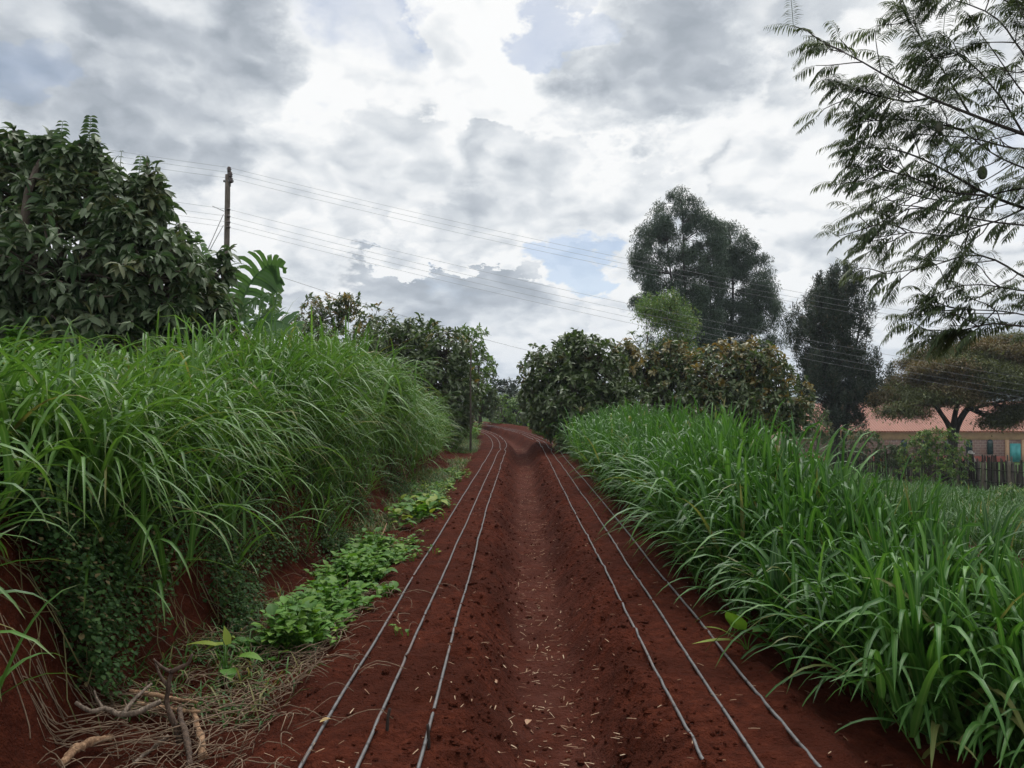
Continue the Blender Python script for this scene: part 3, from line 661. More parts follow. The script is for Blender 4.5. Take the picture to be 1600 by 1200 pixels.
def tree(name, label, cat, base, lobes, mat, L, Wr, per, group=None, bark=None, r0=.12, nseg=3, droop=(.3, 1.1), cone=(40, 100), fold=.25, newtop=0.0, twigs=True, prof="leaf", shell=.5, stems=1, up=0.15, fork=.35, new_any=0.0, dense=1.0):
    base = np.array(base, float); t = empty(name, base, label, cat, group)
    T = Geo(); Cn = Geo(); bark = bark or M_BARK
    cen = np.mean([l[0] for l in lobes], axis=0); zt = max(l[0][2] + l[1][2] for l in lobes)
    for s in range(stems):
        b0 = base + (rng.normal(0, .12, 3) * np.array([1, 1, 0]) * (s > 0))
        fk = b0 + (cen - b0) * fork * (1 + .15 * s); fk[2] = b0[2] + max((cen[2] - b0[2]) * (fork + .1), .25)
        limb(T, b0 - np.array([0, 0, .1]), fk, r0, r0 * .75, 7, .08, k=8)
        for li, (c, r, n) in enumerate(lobes):
            if li % stems == s: limb(T, fk, c + r * np.array([0, 0, .2]), r0 * .6, r0 * .18, 9, .14)
    zl = min(l[0][2] - l[1][2] for l in lobes)
    for (c, r, n) in lobes:
        n = int(n * dense); tp, v = tips_of(c, r, n, shell)
        if twigs:
            for q in tp[: max(4, n // 3)]: limb(T, c + (q - c) * .12, q, r0 * .13, r0 * .05, 5, .12, k=4)
        N = len(tp); M = N * per
        ax = v + np.array([0, 0, up]); ax += rng.normal(0, .35, ax.shape); ax /= np.linalg.norm(ax, axis=1)[:, None]
        a1 = np.cross(ax, np.array([.3, .2, 1.0])); a1 /= np.linalg.norm(a1, axis=1)[:, None]; a2 = np.cross(ax, a1)
        az = (np.arange(per)[None] * 2.4 + rng.uniform(0, 6.28, (N, 1))) + rng.normal(0, .3, (N, per)); cn = np.radians(rng.uniform(*cone, (N, per)))
        d = ax[:, None] * np.cos(cn)[..., None] + (a1[:, None] * np.cos(az)[..., None] + a2[:, None] * np.sin(az)[..., None]) * np.sin(cn)[..., None]
        ll = rng.uniform(*L, (N, per)); back = (np.arange(per) / per)[None] * rng.uniform(.1, .25, (N, 1)) * (4 if per > 9 else 2) * L[1] * .5
        p = tp[:, None] - ax[:, None] * back[..., None] + rng.normal(0, L[0] * .12, (N, per, 3))
        h = ((tp[:, 2] - zl) / (zt - zl)) ** 2
        hue = ((rng.random(N) < newtop * (.15 + 1.7 * h)) * rng.uniform(.4, 1, N))[:, None] * np.ones((1, per))
        hue = np.maximum(hue, (rng.random((N, per)) < new_any) * .8)
        rn = np.clip(rng.random((N, 1)) * .45 + rng.random((N, per)) * .55, 0, 1)
        Cn.blades(p.reshape(-1, 3), d.reshape(-1, 3), ll.ravel(), (ll * rng.uniform(*Wr, (N, per))).ravel(), rng.uniform(*droop, M), nseg, prof, fold, rn.ravel(), hue.ravel(), roll=rng.normal(0, .5, M))
    T.link("trunk", bark, t); Cn.link("crown", mat, t)
    return t
def foot(x, D, dx=0.0):          # ground point under an image column
    X = at(x, 700, D)[0] + dx; return np.array([X, D, gz(X, D)])

# near left: big leaved dark tree
tree("broadleaf_tree", "big dark tree with large drooping leaves rising behind the left grass bank", "tree", foot(140, 9.2),
     [lobe(110, 300, 9.2, 75, 75, 130), lobe(30, 315, 9.4, 70, 90, 120), lobe(-90, 380, 9.4, 120, 140, 80), lobe(205, 345, 9.0, 60, 85, 130), lobe(100, 430, 8.8, 150, 110, 260), lobe(235, 440, 8.7, 95, 90, 190),
      lobe(316, 490, 9.2, 46, 66, 100), lobe(350, 425, 9.6, 13, 34, 14), lobe(345, 520, 9.5, 26, 50, 50), lobe(20, 480, 8.8, 110, 80, 150), lobe(170, 535, 8.6, 150, 65, 180), lobe(285, 420, 9.3, 36, 70, 60), lobe(140, 250, 9.2, 26, 46, 34), lobe(75, 240, 9.2, 24, 40, 28), lobe(240, 300, 9.0, 24, 46, 32), lobe(18, 240, 9.3, 28, 40, 30), lobe(320, 565, 9.4, 55, 34, 60)],
     M_LOQ, (.11, .21), (.30, .42), 11, r0=.16, nseg=4, droop=(.5, 1.7), cone=(45, 105), newtop=.10, shell=.42, fork=.25, new_any=.03)
# shoots with ladder-like leaves standing out of its top
def shoot(parent_tree, x, y0, y1, D, n, L):
    a, b = at(x, y0, D), at(x + 6, y1, D); T = Geo(); t = np.linspace(0, 1, n)
    p = a + (b - a) * t[:, None]; T.tube(p, np.linspace(.008, .003, n), 4, rnd=.3)
    for s in (-1, 1):
        d = np.tile([s * 1.0, .25 * s, .35], (n - 2, 1)) + rng.normal(0, .15, (n - 2, 3)); l = L * (1 - .6 * t[2:])
        T.blades(p[2:], d, l * 1.35, l * .5, rng.uniform(.8, 1.6, n - 2), 4, "leaf", .2, roll=rng.normal(s * .9, .5, n - 2))
    T.link("shoot", M_LOQ, parent_tree)
_bt = bpy.data.objects["broadleaf_tree"]
shoot(_bt, 136, 270, 182, 9.1, 22, .15); shoot(_bt, 92, 250, 190, 9.1, 12, .13); shoot(_bt, 214, 300, 245, 9.0, 12, .12); shoot(_bt, 184, 300, 236, 9.0, 8, .05)

# left side going back
tree("avocado_tree", "brownish leaved avocado tree with a ragged top behind the napier bank", "tree", foot(535, 28),
     [lobe(505, 500, 28, 42, 40, 70), lobe(545, 480, 28, 22, 26, 30), lobe(585, 525, 27, 45, 45, 70), lobe(520, 560, 27, 60, 50, 80), lobe(475, 530, 28, 30, 50, 45)],
     M_AVO, (.13, .22), (.36, .48), 9, group="avocado trees beside the track", dense=2.2, shell=.33, nseg=2, newtop=.25, new_any=.06)
tree("avocado_tree", "dark green avocado tree hanging over the left verge near the thin stake", "tree", foot(655, 23.5),
     [lobe(640, 545, 23.5, 55, 52, 120), lobe(690, 560, 23, 50, 60, 120), lobe(660, 610, 22.5, 70, 60, 150), lobe(715, 620, 23, 40, 55, 80), lobe(600, 560, 24, 40, 55, 70), lobe(690, 660, 22.5, 45, 30, 60)],
     M_AVO, (.13, .22), (.36, .48), 10, group="avocado trees beside the track", dense=2.2, shell=.33, nseg=3, newtop=.05)
tree("young_tree", "pale green slender tree rising just behind the dark avocado on the left", "tree", foot(735, 30),
     [lobe(738, 535, 30, 24, 32, 50), lobe(720, 570, 30, 30, 40, 55), lobe(745, 580, 30, 25, 50, 55)],
     M_YG, (.14, .24), (.34, .46), 9, nseg=2, r0=.07)
tree("bushy_tree", "dense mid green tree closing the far end of the track on its left", "tree", foot(748, 40),
     [lobe(755, 590, 40, 24, 45, 80), lobe(735, 620, 40, 30, 45, 80), lobe(765, 630, 40, 16, 30, 50)], M_AVO, (.18, .3), (.4, .55), 9, nseg=2)
tree("bushy_tree", "yellow green bushy shrub at the very end of the track", "shrub", foot(782, 46),
     [lobe(780, 640, 46, 26, 30, 80), lobe(812, 645, 46, 26, 28, 80)], M_YG, (.16, .28), (.36, .5), 8, nseg=2, r0=.06)
tree("bushy_tree", "dark bushy tree closing off the gap where the track disappears", "tree", foot(805, 52),
     [lobe(790, 640, 52, 34, 24, 170), lobe(820, 645, 52, 34, 24, 170)], M_DARK, (.25, .4), (.4, .55), 8, nseg=2)
tree("bushy_tree", "small distant dark tree showing low in the sky gap above the track", "tree", foot(800, 62),
     [lobe(785, 612, 62, 22, 20, 90), lobe(812, 618, 62, 24, 22, 90)], M_DARK, (.25, .4), (.4, .55), 8, nseg=2)

# right side avocados
tree("avocado_tree", "dark avocado tree leaning over the right bed, nearest the track bend", "tree", foot(925, 21.5),
     [lobe(870, 585, 22, 58, 52, 150), lobe(930, 580, 21.5, 60, 55, 150), lobe(900, 640, 21, 72, 55, 190), lobe(845, 625, 23.5, 38, 45, 80), lobe(965, 640, 21, 50, 50, 90), lobe(895, 700, 20, 26, 30, 40), lobe(892, 540, 22, 28, 24, 35)],
     M_AVO, (.13, .22), (.36, .48), 10, group="avocado trees beside the track", dense=2.2, shell=.33, nseg=3, newtop=.05)
tree("avocado_tree", "avocado tree with bronze new leaves between the bend tree and the golden topped one", "tree", foot(1040, 24),
     [lobe(1000, 580, 24, 50, 50, 120), lobe(1055, 575, 24, 50, 45, 120), lobe(1030, 630, 23.5, 75, 50, 160), lobe(975, 565, 24, 25, 35, 45)],
     M_AVO, (.13, .22), (.36, .48), 9, group="avocado trees beside the track", dense=2.2, shell=.33, nseg=3, newtop=.26, new_any=.03)
tree("avocado_tree", "widest avocado tree crowned with golden new leaves beside the tall grass row", "tree", foot(1165, 23),
     [lobe(1120, 590, 23, 55, 55, 130), lobe(1180, 575, 23, 50, 45, 120), lobe(1160, 640, 22.5, 80, 45, 170), lobe(1220, 620, 23, 42, 55, 90), lobe(1245, 650, 22.8, 30, 40, 50), lobe(1100, 640, 22.5, 50, 45, 90)],
     M_AVO, (.13, .22), (.36, .48), 9, group="avocado trees beside the track", dense=2.2, shell=.33, nseg=3, newtop=.42, new_any=.03)

# tall eucalypts
def clumped(name, label, cat, base, outline, D, ncl, rcl, per, mat, L, Wr, stems, droop, hang, bark, gaps=0.0, group=None, depth=.5, flat=1.0, updir=0.0, r0=.25, bottom=None):
    base = np.array(base); t = empty(name, base, label, cat, group); T = Geo(); Cn = Geo()
    poly = np.array(outline, float); x0, y0 = poly.min(0); x1, y1 = poly.max(0)
    def inside(px, py):
        r = np.zeros(len(px), bool); j = len(poly) - 1
        for i in range(len(poly)):
            c = ((poly[i, 1] > py) != (poly[j, 1] > py)) & (px < (poly[j, 0] - poly[i, 0]) * (py - poly[i, 1]) / (poly[j, 1] - poly[i, 1] + 1e-9) + poly[i, 0]); r ^= c; j = i
        return r
    px, py = rng.uniform(x0, x1, ncl * 6), rng.uniform(y0, y1, ncl * 6); k = inside(px, py)
    if gaps: 
        fr = (py - y0) / (y1 - y0); k &= fbm(px / 22, py / 22, 2, 17) > gaps * (.45 + .55 * fr ** 1.5)
    px, py = px[k][:ncl], py[k][:ncl]
    hw = (x1 - x0) / 2 * D / F; dd = rng.uniform(-1, 1, len(px)) * hw * depth
    Cc = np.array([at(a, b, D) for a, b in zip(px, py)]); Cc[:, 1] += dd
    stems_p = []
    for (bx, tx, ty) in stems:
        top = at(tx, ty, D); b0 = base + np.array([(bx - stems[0][0]) * D / F, 0, 0])
        stems_p.append(limb(T, b0 - np.array([0, 0, .2]), top, r0, r0 * .12, 16, .03, k=8))
    for c in Cc:
        best = None
        for sp in stems_p:
            tgt = c[2] - .28 * np.linalg.norm((sp - c)[:, :2], axis=1) * (1.0 if not updir else 1.6)
            i = np.argmin(np.abs(sp[:, 2] - tgt)); dist = np.linalg.norm(sp[i] - c)
            if best is None or dist < best[0]: best = (dist, sp[i])
        limb(T, best[1], c, max(.02, r0 * .06 + .006 * best[0]), .012, 6, .10, sag=.06, k=4)
    N = len(Cc); rc = rng.uniform(*rcl, N); v = unit(N * per) * (rng.random(N * per) ** .45)[:, None] * np.array([1, 1, flat])
    P = np.repeat(Cc, per, 0) + v * np.repeat(rc, per)[:, None]; d = unit(N * per) + np.array([0, 0, -hang + updir]); ll = rng.uniform(*L, N * per)
    rn = np.clip(np.repeat(rng.random(N), per) * .5 + rng.random(N * per) * .5, 0, 1)
    Cn.blades(P, d, ll, ll * rng.uniform(*Wr, N * per), rng.uniform(*droop, N * per), 2, "leaf", .2, rn, (rng.random(N * per) < .06) * .8, roll=rng.normal(0, .6, N * per))
    T.link("trunk", bark, t); Cn.link("crown", mat, t); return t
clumped("eucalyptus_tree", "tallest rounded eucalyptus, the left of the two above the avocados", "tree", foot(1070, 60),
        [(1010, 345), (1040, 305), (1065, 300), (1095, 322), (1120, 350), (1130, 420), (1125, 545), (1080, 560), (1030, 545), (1000, 500), (990, 470), (1000, 440), (986, 415), (995, 375)], 60, 290, (.4, .85), 330, M_EUC, (.16, .30), (.17, .25),
        [(1070, 1066, 320), (1076, 1040, 350)], (.2, .8), .45, M_BARKD, gaps=.40, group="pair of eucalyptus trees")
clumped("eucalyptus_tree", "broader eucalyptus with a sloping right shoulder, right of the tallest tree", "tree", foot(1135, 63),
        [(1110, 370), (1135, 342), (1165, 358), (1180, 400), (1205, 430), (1215, 470), (1205, 500), (1215, 540), (1190, 560), (1100, 560), (1090, 480), (1100, 430)], 63, 290, (.4, .85), 320, M_EUC, (.16, .30), (.17, .25),
        [(1135, 1140, 360), (1100, 1110, 420), (1150, 1185, 430)], (.2, .8), .45, M_BARKD, gaps=.40, group="pair of eucalyptus trees")
clumped("young_tree", "lighter green young tree in front of the eucalyptus trunks", "tree", foot(1060, 46),
        [(1005, 465), (1040, 455), (1062, 470), (1085, 500), (1085, 555), (1055, 560), (1040, 500), (1000, 495)], 46, 34, (.5, .9), 170, M_YG, (.16, .3), (.2, .3), [(1060, 1055, 470)], (.2, .7), .5, M_BARK, r0=.09)
clumped("dark_conical_tree", "dark narrow tree with upswept feathery branches in front of the red roof", "tree", foot(1305, 45),
        [(1310, 440), (1320, 404), (1332, 430), (1342, 470), (1350, 520), (1356, 560), (1370, 590), (1352, 640), (1325, 665), (1285, 665), (1258, 640), (1242, 610), (1252, 570), (1242, 520), (1246, 490), (1262, 480), (1276, 440), (1292, 425)], 45, 460, (.15, .42), 150, M_DARK, (.16, .32), (.15, .22),
        [(1305, 1320, 412), (1300, 1285, 450), (1310, 1345, 500)], (.1, .6), -.2, M_BARKD, gaps=.48, updir=.8, r0=.24, depth=.8, flat=2.2)
clumped("distant_tree", "small dark tree showing over the roof ridge between the narrow tree and the acacia", "tree", foot(1386, 95),
        [(1372, 595), (1390, 585), (1405, 592), (1408, 640), (1372, 640)], 95, 20, (.7, 1.2), 120, M_DARK, (.3, .5), (.3, .4), [(1386, 1388, 590)], (.1, .6), .2, M_BARKD, r0=.15)

# thin bare-topped sapling over the avocados
def sapling():
    b = foot(1002, 27); t = empty("sapling", b, "spindly sapling with a few leaf tufts poking above the avocado tops", "tree")
    T = Geo(); Cn = Geo(); top = at(988, 520, 27); limb(T, b, at(1008, 560, 27), .04, .03, 8, .02); limb(T, at(1008, 560, 27), at(1012, 520, 27), .025, .01, 5, .05)
    for q in (top, at(1000, 527, 27), at(992, 535, 27), at(1012, 520, 27)):
        limb(T, at(1008, 556, 27), q, .015, .008, 5, .1); n = 22; a = rng.uniform(0, 6.28, n)
        Cn.blades(np.tile(q, (n, 1)), np.stack([np.cos(a), np.sin(a), rng.uniform(0, .8, n)], 1), rng.uniform(.12, .3, n), .07, rng.uniform(.4, 1.2, n), 3, "leaf", .2)
    T.link("trunk", M_BARK, t); Cn.link("crown", M_YG, t)
sapling()

# flat topped acacia
def acacia():
    b = foot(1487, 42); t = empty("acacia_tree", b, "flat topped acacia with layered olive foliage in front of the red roof", "tree"); T = Geo(); Cn = Geo(); D = 42
    forks = [([(1487, 720), (1482, 672), (1470, 655), (1452, 636), (1440, 622)], .16), ([(1487, 720), (1488, 670), (1492, 640), (1500, 615), (1512, 592)], .20), ([(1489, 720), (1495, 668), (1515, 640), (1545, 615), (1585, 585)], .22), ([(1490, 672), (1478, 645), (1470, 615), (1468, 590)], .10), ([(1515, 640), (1550, 632), (1590, 625), (1640, 612)], .10), ([(1545, 615), (1575, 590), (1610, 560)], .10)]
    for pl, r in forks:
        p = np.array([at(x, y, D) for x, y in pl]); p[:, 1] += np.linspace(0, rng.uniform(-2, 2), len(p))
        T.tube(smooth_path(p, 14), np.linspace(r, r * .4, 14), 7, rnd=.4)
    pads = [(1420, 615, 60, 14, 0), (1412, 640, 44, 8, -2), (1455, 590, 70, 15, 1), (1440, 565, 46, 9, 2), (1500, 570, 80, 14, -1), (1480, 548, 66, 10, 2), (1545, 545, 80, 14, 0), (1580, 530, 70, 10, 1), (1600, 560, 90, 18, 0), (1560, 590, 80, 16, -2), (1640, 540, 80, 16, 0), (1640, 600, 70, 20, 1), (1600, 640, 50, 14, -2), (1560, 655, 30, 10, -2), (1480, 615, 60, 14, -2), (1520, 610, 55, 12, 2), (1700, 570, 90, 30, 0)]
    for (x, y, rx, ry, dy) in pads:
        c = at(x, y, D + dy); k = D / F; r = np.array([rx * k, rx * k * .8, ry * k])
        n = int(rx * ry * 1.5) ; n = max(n, 300); v = unit(n) * (rng.random(n) ** .4)[:, None]
        tp = c + v * r; tp[:, 2] += -.35 * (v[:, 0] ** 2 + v[:, 1] ** 2) * r[2] * 2.0
        per = 9; M = n * per; P = np.repeat(tp, per, 0) + rng.normal(0, .20, (M, 3)) * np.array([1, 1, .8]); d = unit(M) * np.array([1, 1, .4])
        ll = rng.uniform(.10, .24, M); Cn.blades(P, d, ll, ll * .34, rng.uniform(.2, 1, M), 2, "leaf", .2, np.clip(np.repeat(rng.random(n), per) * .5 + rng.random(M) * .5, 0, 1), np.repeat((fbm(tp[:, 0] * .4, tp[:, 2] * .9, 2, 6) < .52) * rng.uniform(.3, .9, n), per))
        near = min((np.linalg.norm(at(q[0], q[1], D) - c), tuple(q)) for pl, _ in forks for q in pl[1:])[1]
        s = at(near[0], near[1], D)
        for q in tp[:: max(1, n // 9)]: limb(T, s, q, .05, .015, 6, .08, sag=.04, k=4)
    T.link("trunk", M_BARKD, t); Cn.link("crown", M_ACA, t)
acacia()

# shrubs by the fence
tree("round_bush", "rounded yellow green bush growing in front of the picket fence", "bush", foot(1452, 37.5),
     [lobe(1430, 705, 37.5, 30, 28, 100), lobe(1470, 700, 37.5, 36, 32, 130), lobe(1455, 735, 37, 48, 25, 120), lobe(1500, 725, 37.5, 22, 25, 50), (at(1450, 685, 37.5), np.array([.5, .5, .5]), 40)], M_YG, (.10, .2), (.4, .5), 10, nseg=2, r0=.05, stems=3, new_any=.1)
for (x, y, D, rx, ry, lb) in [(1345, 690, 39, 34, 26, "dull green scrub bush below the narrow dark tree"), (1395, 712, 39, 24, 22, "small grey green bush leaning on the fence left of the yellow bush"), (1275, 665, 41, 26, 34, "ragged shrub at the left foot of the narrow dark tree"), (1582, 775, 30, 20, 16, "low leafy shrub near the right end of the fence")]:
    tree("scrub_bush", lb, "bush", foot(x, D), [lobe(x - rx * .4, y, D, rx * .7, ry, 60), lobe(x + rx * .4, y + 3, D, rx * .7, ry * .85, 60)], M_YG if D < 35 else M_AVO, (.12, .22), (.36, .48), 9, nseg=2, r0=.04, stems=2, new_any=.08)
tree("leafy_shrub", "light green leafy shrub in the shade under the big left tree", "shrub", foot(55, 7.6), [lobe(40, 545, 7.6, 40, 30, 24), lobe(90, 565, 7.4, 34, 26, 18), lobe(5, 560, 7.6, 40, 40, 20)], M_WEED, (.07, .14), (.5, .7), 7, nseg=3, r0=.015, stems=2)

# banana plants
def banana(base, label, leaves, h):
    t = empty("banana_plant", base, label, "banana plant", "banana plants behind the left tree"); S = Geo()
    p = base + np.array([[0, 0, -.1], [.02, 0, h * .5], [0, .03, h]]); S.tube(smooth_path(p, 8), np.linspace(.13, .07, 8), 10, rnd=.4, hue=.35); S.link("pseudostem", M_BAN, t)
    for pts, wid, tear in leaves:
        P = smooth_path(np.array([p[2]] + pts), 26); G = Geo(); G.tube(P, np.linspace(.03, .006, 26), 5, rnd=.9)
        T = np.gradient(P, axis=0); T /= np.linalg.norm(T, axis=1)[:, None]
        k = np.arange(5, 26); side = np.cross(T[k], np.array([0, 0, 1.0])); side /= np.linalg.norm(side, axis=1)[:, None] + 1e-6
        n2 = np.cross(side, T[k]); tilt = rng.choice([-1, 1]) * R(58); side = side * math.cos(tilt) + n2 * math.sin(tilt)
        tt = (k - 5) / 20; wv = wid * np.sin(np.pi * np.clip(tt * .9 + .08, 0, 1)) ** .6
        ln = np.linalg.norm(P[1:] - P[:-1], axis=1).mean()
        for s in (-1, 1):
            keep = rng.random(len(k)) > tear * .25
            d = side * s + T[k] * .25 + np.array([0, 0, .25]); 
            G.blades(P[k][keep], d[keep], wv[keep] * rng.uniform(.8, 1.05, keep.sum()), ln * (1.22 if tear < .5 else .95), rng.uniform(.5, 1.0, keep.sum()) * (1 + tear * 1.6), 4, "flat", .06, np.full(keep.sum(), rng.random()) * .6 + rng.random(keep.sum()) * .3, tear * .12, side=T[k][keep], roll=rng.normal(0, .12 + .3 * tear, keep.sum()))
        G.link("leaf", M_BAN, t)
D = 15.0; bb = foot(384, D)
banana(bb, "banana plant with a big torn leaf arching right, left of the brownish tree", [
    ([at(376, 475, D), at(394, 436, D), at(420, 412, D), at(444, 420, D)], .62, .35), ([at(380, 480, D), at(400, 466, D - .3), at(425, 462, D - .5)], .36, .8), ([at(390, 505, D), at(430, 500, D - .4), at(470, 512, D - .8)], .42, .2),
    ([at(345, 470, D), at(325, 420, D), at(308, 365, D + .2)], .20, 1.0), ([at(400, 505, D), at(430, 480, D + .4), at(436, 430, D + .5)], .16, 1.0)], 1.9)
D = 17.5
banana(foot(412, D), "smaller banana plant with upright ragged leaves showing beyond the torn leaf", [
    ([at(408, 500, D), at(412, 470, D), at(411, 440, D)], .17, 1.0), ([at(420, 500, D), at(432, 475, D), at(433, 440, D)], .2, 1.0), ([at(400, 500, D), at(388, 490, D), at(375, 500, D)], .25, .5)], 1.5)

# near right: fern-leaved tree whose boughs reach into the frame
def fern_tree():
    b = np.array([6.9, 7.6, gz(6.9, 7.6)]); t = empty("jacaranda_tree", b, "fern leaved tree reaching into the top right with thin dark boughs", "tree"); T = Geo(); Cn = Geo()
    D0 = 7.0
    tr = smooth_path(np.array([b - [0, 0, .2], [6.8, 7.5, 1.4], [6.6, 7.4, 3.0], [6.7, 7.4, 5.0], [6.5, 7.3, 7.2]]), 22); T.tube(tr, np.linspace(.17, .05, 22), 10, rnd=.4)
    boughs = [
        [(1700, 240), (1600, 211), (1515, 178), (1452, 153), (1398, 130), (1366, 106), (1330, 85), (1288, 68)],
        [(1690, 290), (1600, 263), (1551, 243), (1506, 203), (1470, 190)],
        [(1700, 350), (1600, 326), (1542, 306), (1492, 275), (1452, 252), (1395, 228), (1335, 232)],
        [(1600, 326), (1560, 345), (1524, 355), (1488, 371), (1425, 362), (1365, 372)],
        [(1700, 360), (1600, 352), (1537, 347), (1480, 330), (1420, 318), (1372, 350)],
        [(1700, 470), (1600, 436), (1560, 405), (1515, 392), (1470, 414), (1385, 428)],
        [(1700, 450), (1600, 460), (1540, 440), (1490, 445), (1460, 460)],
        [(1700, 520), (1600, 490), (1540, 480), (1490, 490), (1480, 478)],
        [(1600, 510), (1550, 505), (1520, 512), (1485, 520)],
        [(1700, 140), (1600, 99), (1578, 45), (1542, 14), (1460, -8)],
        [(1700, 40), (1600, 20), (1540, -20), (1470, 0)],
        [(1515, 178), (1480, 120), (1440, 60), (1415, 25)],
        [(1600, 211), (1570, 160), (1530, 110), (1490, 80), (1450, 90)],
        [(1452, 153), (1420, 160), (1370, 150), (1310, 130)],
        [(1506, 203), (1450, 190), (1400, 186), (1350, 190)],
        [(1542, 306), (1480, 300), (1420, 275), (1350, 258)],
        [(1650, 200), (1600, 150), (1560, 90), (1530, 50)], [(1660, 290), (1610, 290), (1560, 300), (1500, 320), (1400, 300), (1380, 290)],
        [(1680, 110), (1620, 60), (1590, 20), (1585, -30)], [(1640, 230), (1590, 235), (1520, 215), (1440, 210)]]
    fr_p, fr_d = [], []
    for bi, pl in enumerate(boughs):
        dz = rng.uniform(-.7, .9); n = 24
        pts = np.array([at(x, y, D0 + dz * (1 - i / len(pl)) + rng.normal(0, .06)) for i, (x, y) in enumerate(pl)])
        if pl[0][0] >= 1640:
            j = np.argmin(np.abs(tr[:, 2] - (pts[0, 2] - .5))); pts = np.concatenate([tr[j][None], pts])
        p = smooth_path(pts, n); r0 = {0: .030, 2: .026}.get(bi, .017 if pl[0][0] >= 1640 else .010); T.tube(p, np.linspace(r0, .004, n), 6, rnd=.4)
        Tn = np.gradient(p, axis=0); Tn /= np.linalg.norm(Tn, axis=1)[:, None]
        lo = 6 if pl[0][0] >= 1640 else 2
        for i in range(lo, n):
            for s in (-1, 1):
                if rng.random() < (.50 + .42 * i / n):
                    up = np.array([0, 0, 1.0]); sd = np.cross(Tn[i], np.array([0, 1.0, 0])); 
                    d = Tn[i] * rng.uniform(.5, 1.1) + sd * s * rng.uniform(.3, .9) + np.array([0, rng.uniform(-.7, .7), .1]); d /= np.linalg.norm(d)
                    if rng.random() < .30:    # side twig that carries its own fronds
                        l2 = rng.uniform(.22, .5); q = limb(T, p[i], p[i] + d * l2 + np.array([0, 0, -.05]), .006, .003, 5, .12, k=4)
                        for m in (2, 3, 4): fr_p.append(q[m]); dd = d + rng.normal(0, .45, 3); fr_d.append(dd / np.linalg.norm(dd))
                    else: fr_p.append(p[i]); fr_d.append(d)
        for _ in range(3): fr_p.append(p[-1]); dd = Tn[-1] + rng.normal(0, .3, 3); fr_d.append(dd / np.linalg.norm(dd))
    fp, fd = np.array(fr_p), np.array(fr_d); N = len(fp); L = rng.uniform(.16, .34, N); ns = 9
    # frond axes with hanging pinnae
    t_ = np.linspace(0, 1, ns); tm = (t_[1:] + t_[:-1]) / 2
    dk = fd[:, None] + (rng.uniform(.5, 1.3, N)[:, None] * tm[None] ** 1.2)[..., None] * np.array([0, 0, -1.0]); dk /= np.linalg.norm(dk, axis=2)[..., None]
    C = np.concatenate([np.zeros((N, 1, 3)), np.cumsum(dk * (L / (ns - 1))[:, None, None], 1)], 1) + fp[:, None]
    Cn.blades(fp, fd, L, .005, rng.uniform(.5, 1.3, N), 4, "flat", .5, np.zeros(N), pw=1.2)
    for k in range(1, ns):
        for half in (0, .5):
            q = C[:, k] * (1 - half) + C[:, k - 1] * half; dr = dk[:, k - 1]
            s0 = np.cross(dr, np.array([0, 0, 1.0])); s0 /= np.linalg.norm(s0, axis=1)[:, None] + 1e-6
            for s in (-1, 1):
                d = s0 * s + dr * .55 + np.array([0, 0, -.25]) + rng.normal(0, .12, (N, 3)); ll = (.045 + .065 * math.sin(math.pi * min(1, .25 + .75 * (k - half) / ns))) * rng.uniform(.7, 1.15, N)
                Cn.blades(q, d, ll, ll * .13, rng.uniform(.5, 1.4, N), 2, "leaf", .2)
    T.link("bough", M_BARKD, t); Cn.link("crown", M_JAC, t)
    # two dark flat seed pods on stalks
    m = plain("seed_pod_skin", (0.03, 0.04, 0.022), (0.05, 0.05, 0.03), 30, 0.6)
    for (x, y, r) in ((1535, 270, .052), (1468, 199, .042)):
        c = at(x, y, 6.7); P = Geo(); nu, nv = 14, 8; a = np.linspace(0, 2 * np.pi, nu, endpoint=False); b_ = np.linspace(-np.pi / 2, np.pi / 2, nv)
        v = np.array([[r * .85 * math.cos(q) * math.cos(w), r * .42 * math.cos(q) * math.sin(w), r * 1.15 * math.sin(q) * (1 + .1 * math.cos(q))] for q in b_ for w in a]) + c
        f = np.array([[i * nu + j, i * nu + (j + 1) % nu, (i + 1) * nu + (j + 1) % nu, (i + 1) * nu + j] for i in range(nv - 1) for j in range(nu)]); P.add(v, f)
        P.tube([c + [0, 0, r], c + [.01, 0, r * 1.8], c + [.03, .02, r * 3]], .004, 5); P.link("seed_pod", m, t)
fern_tree()
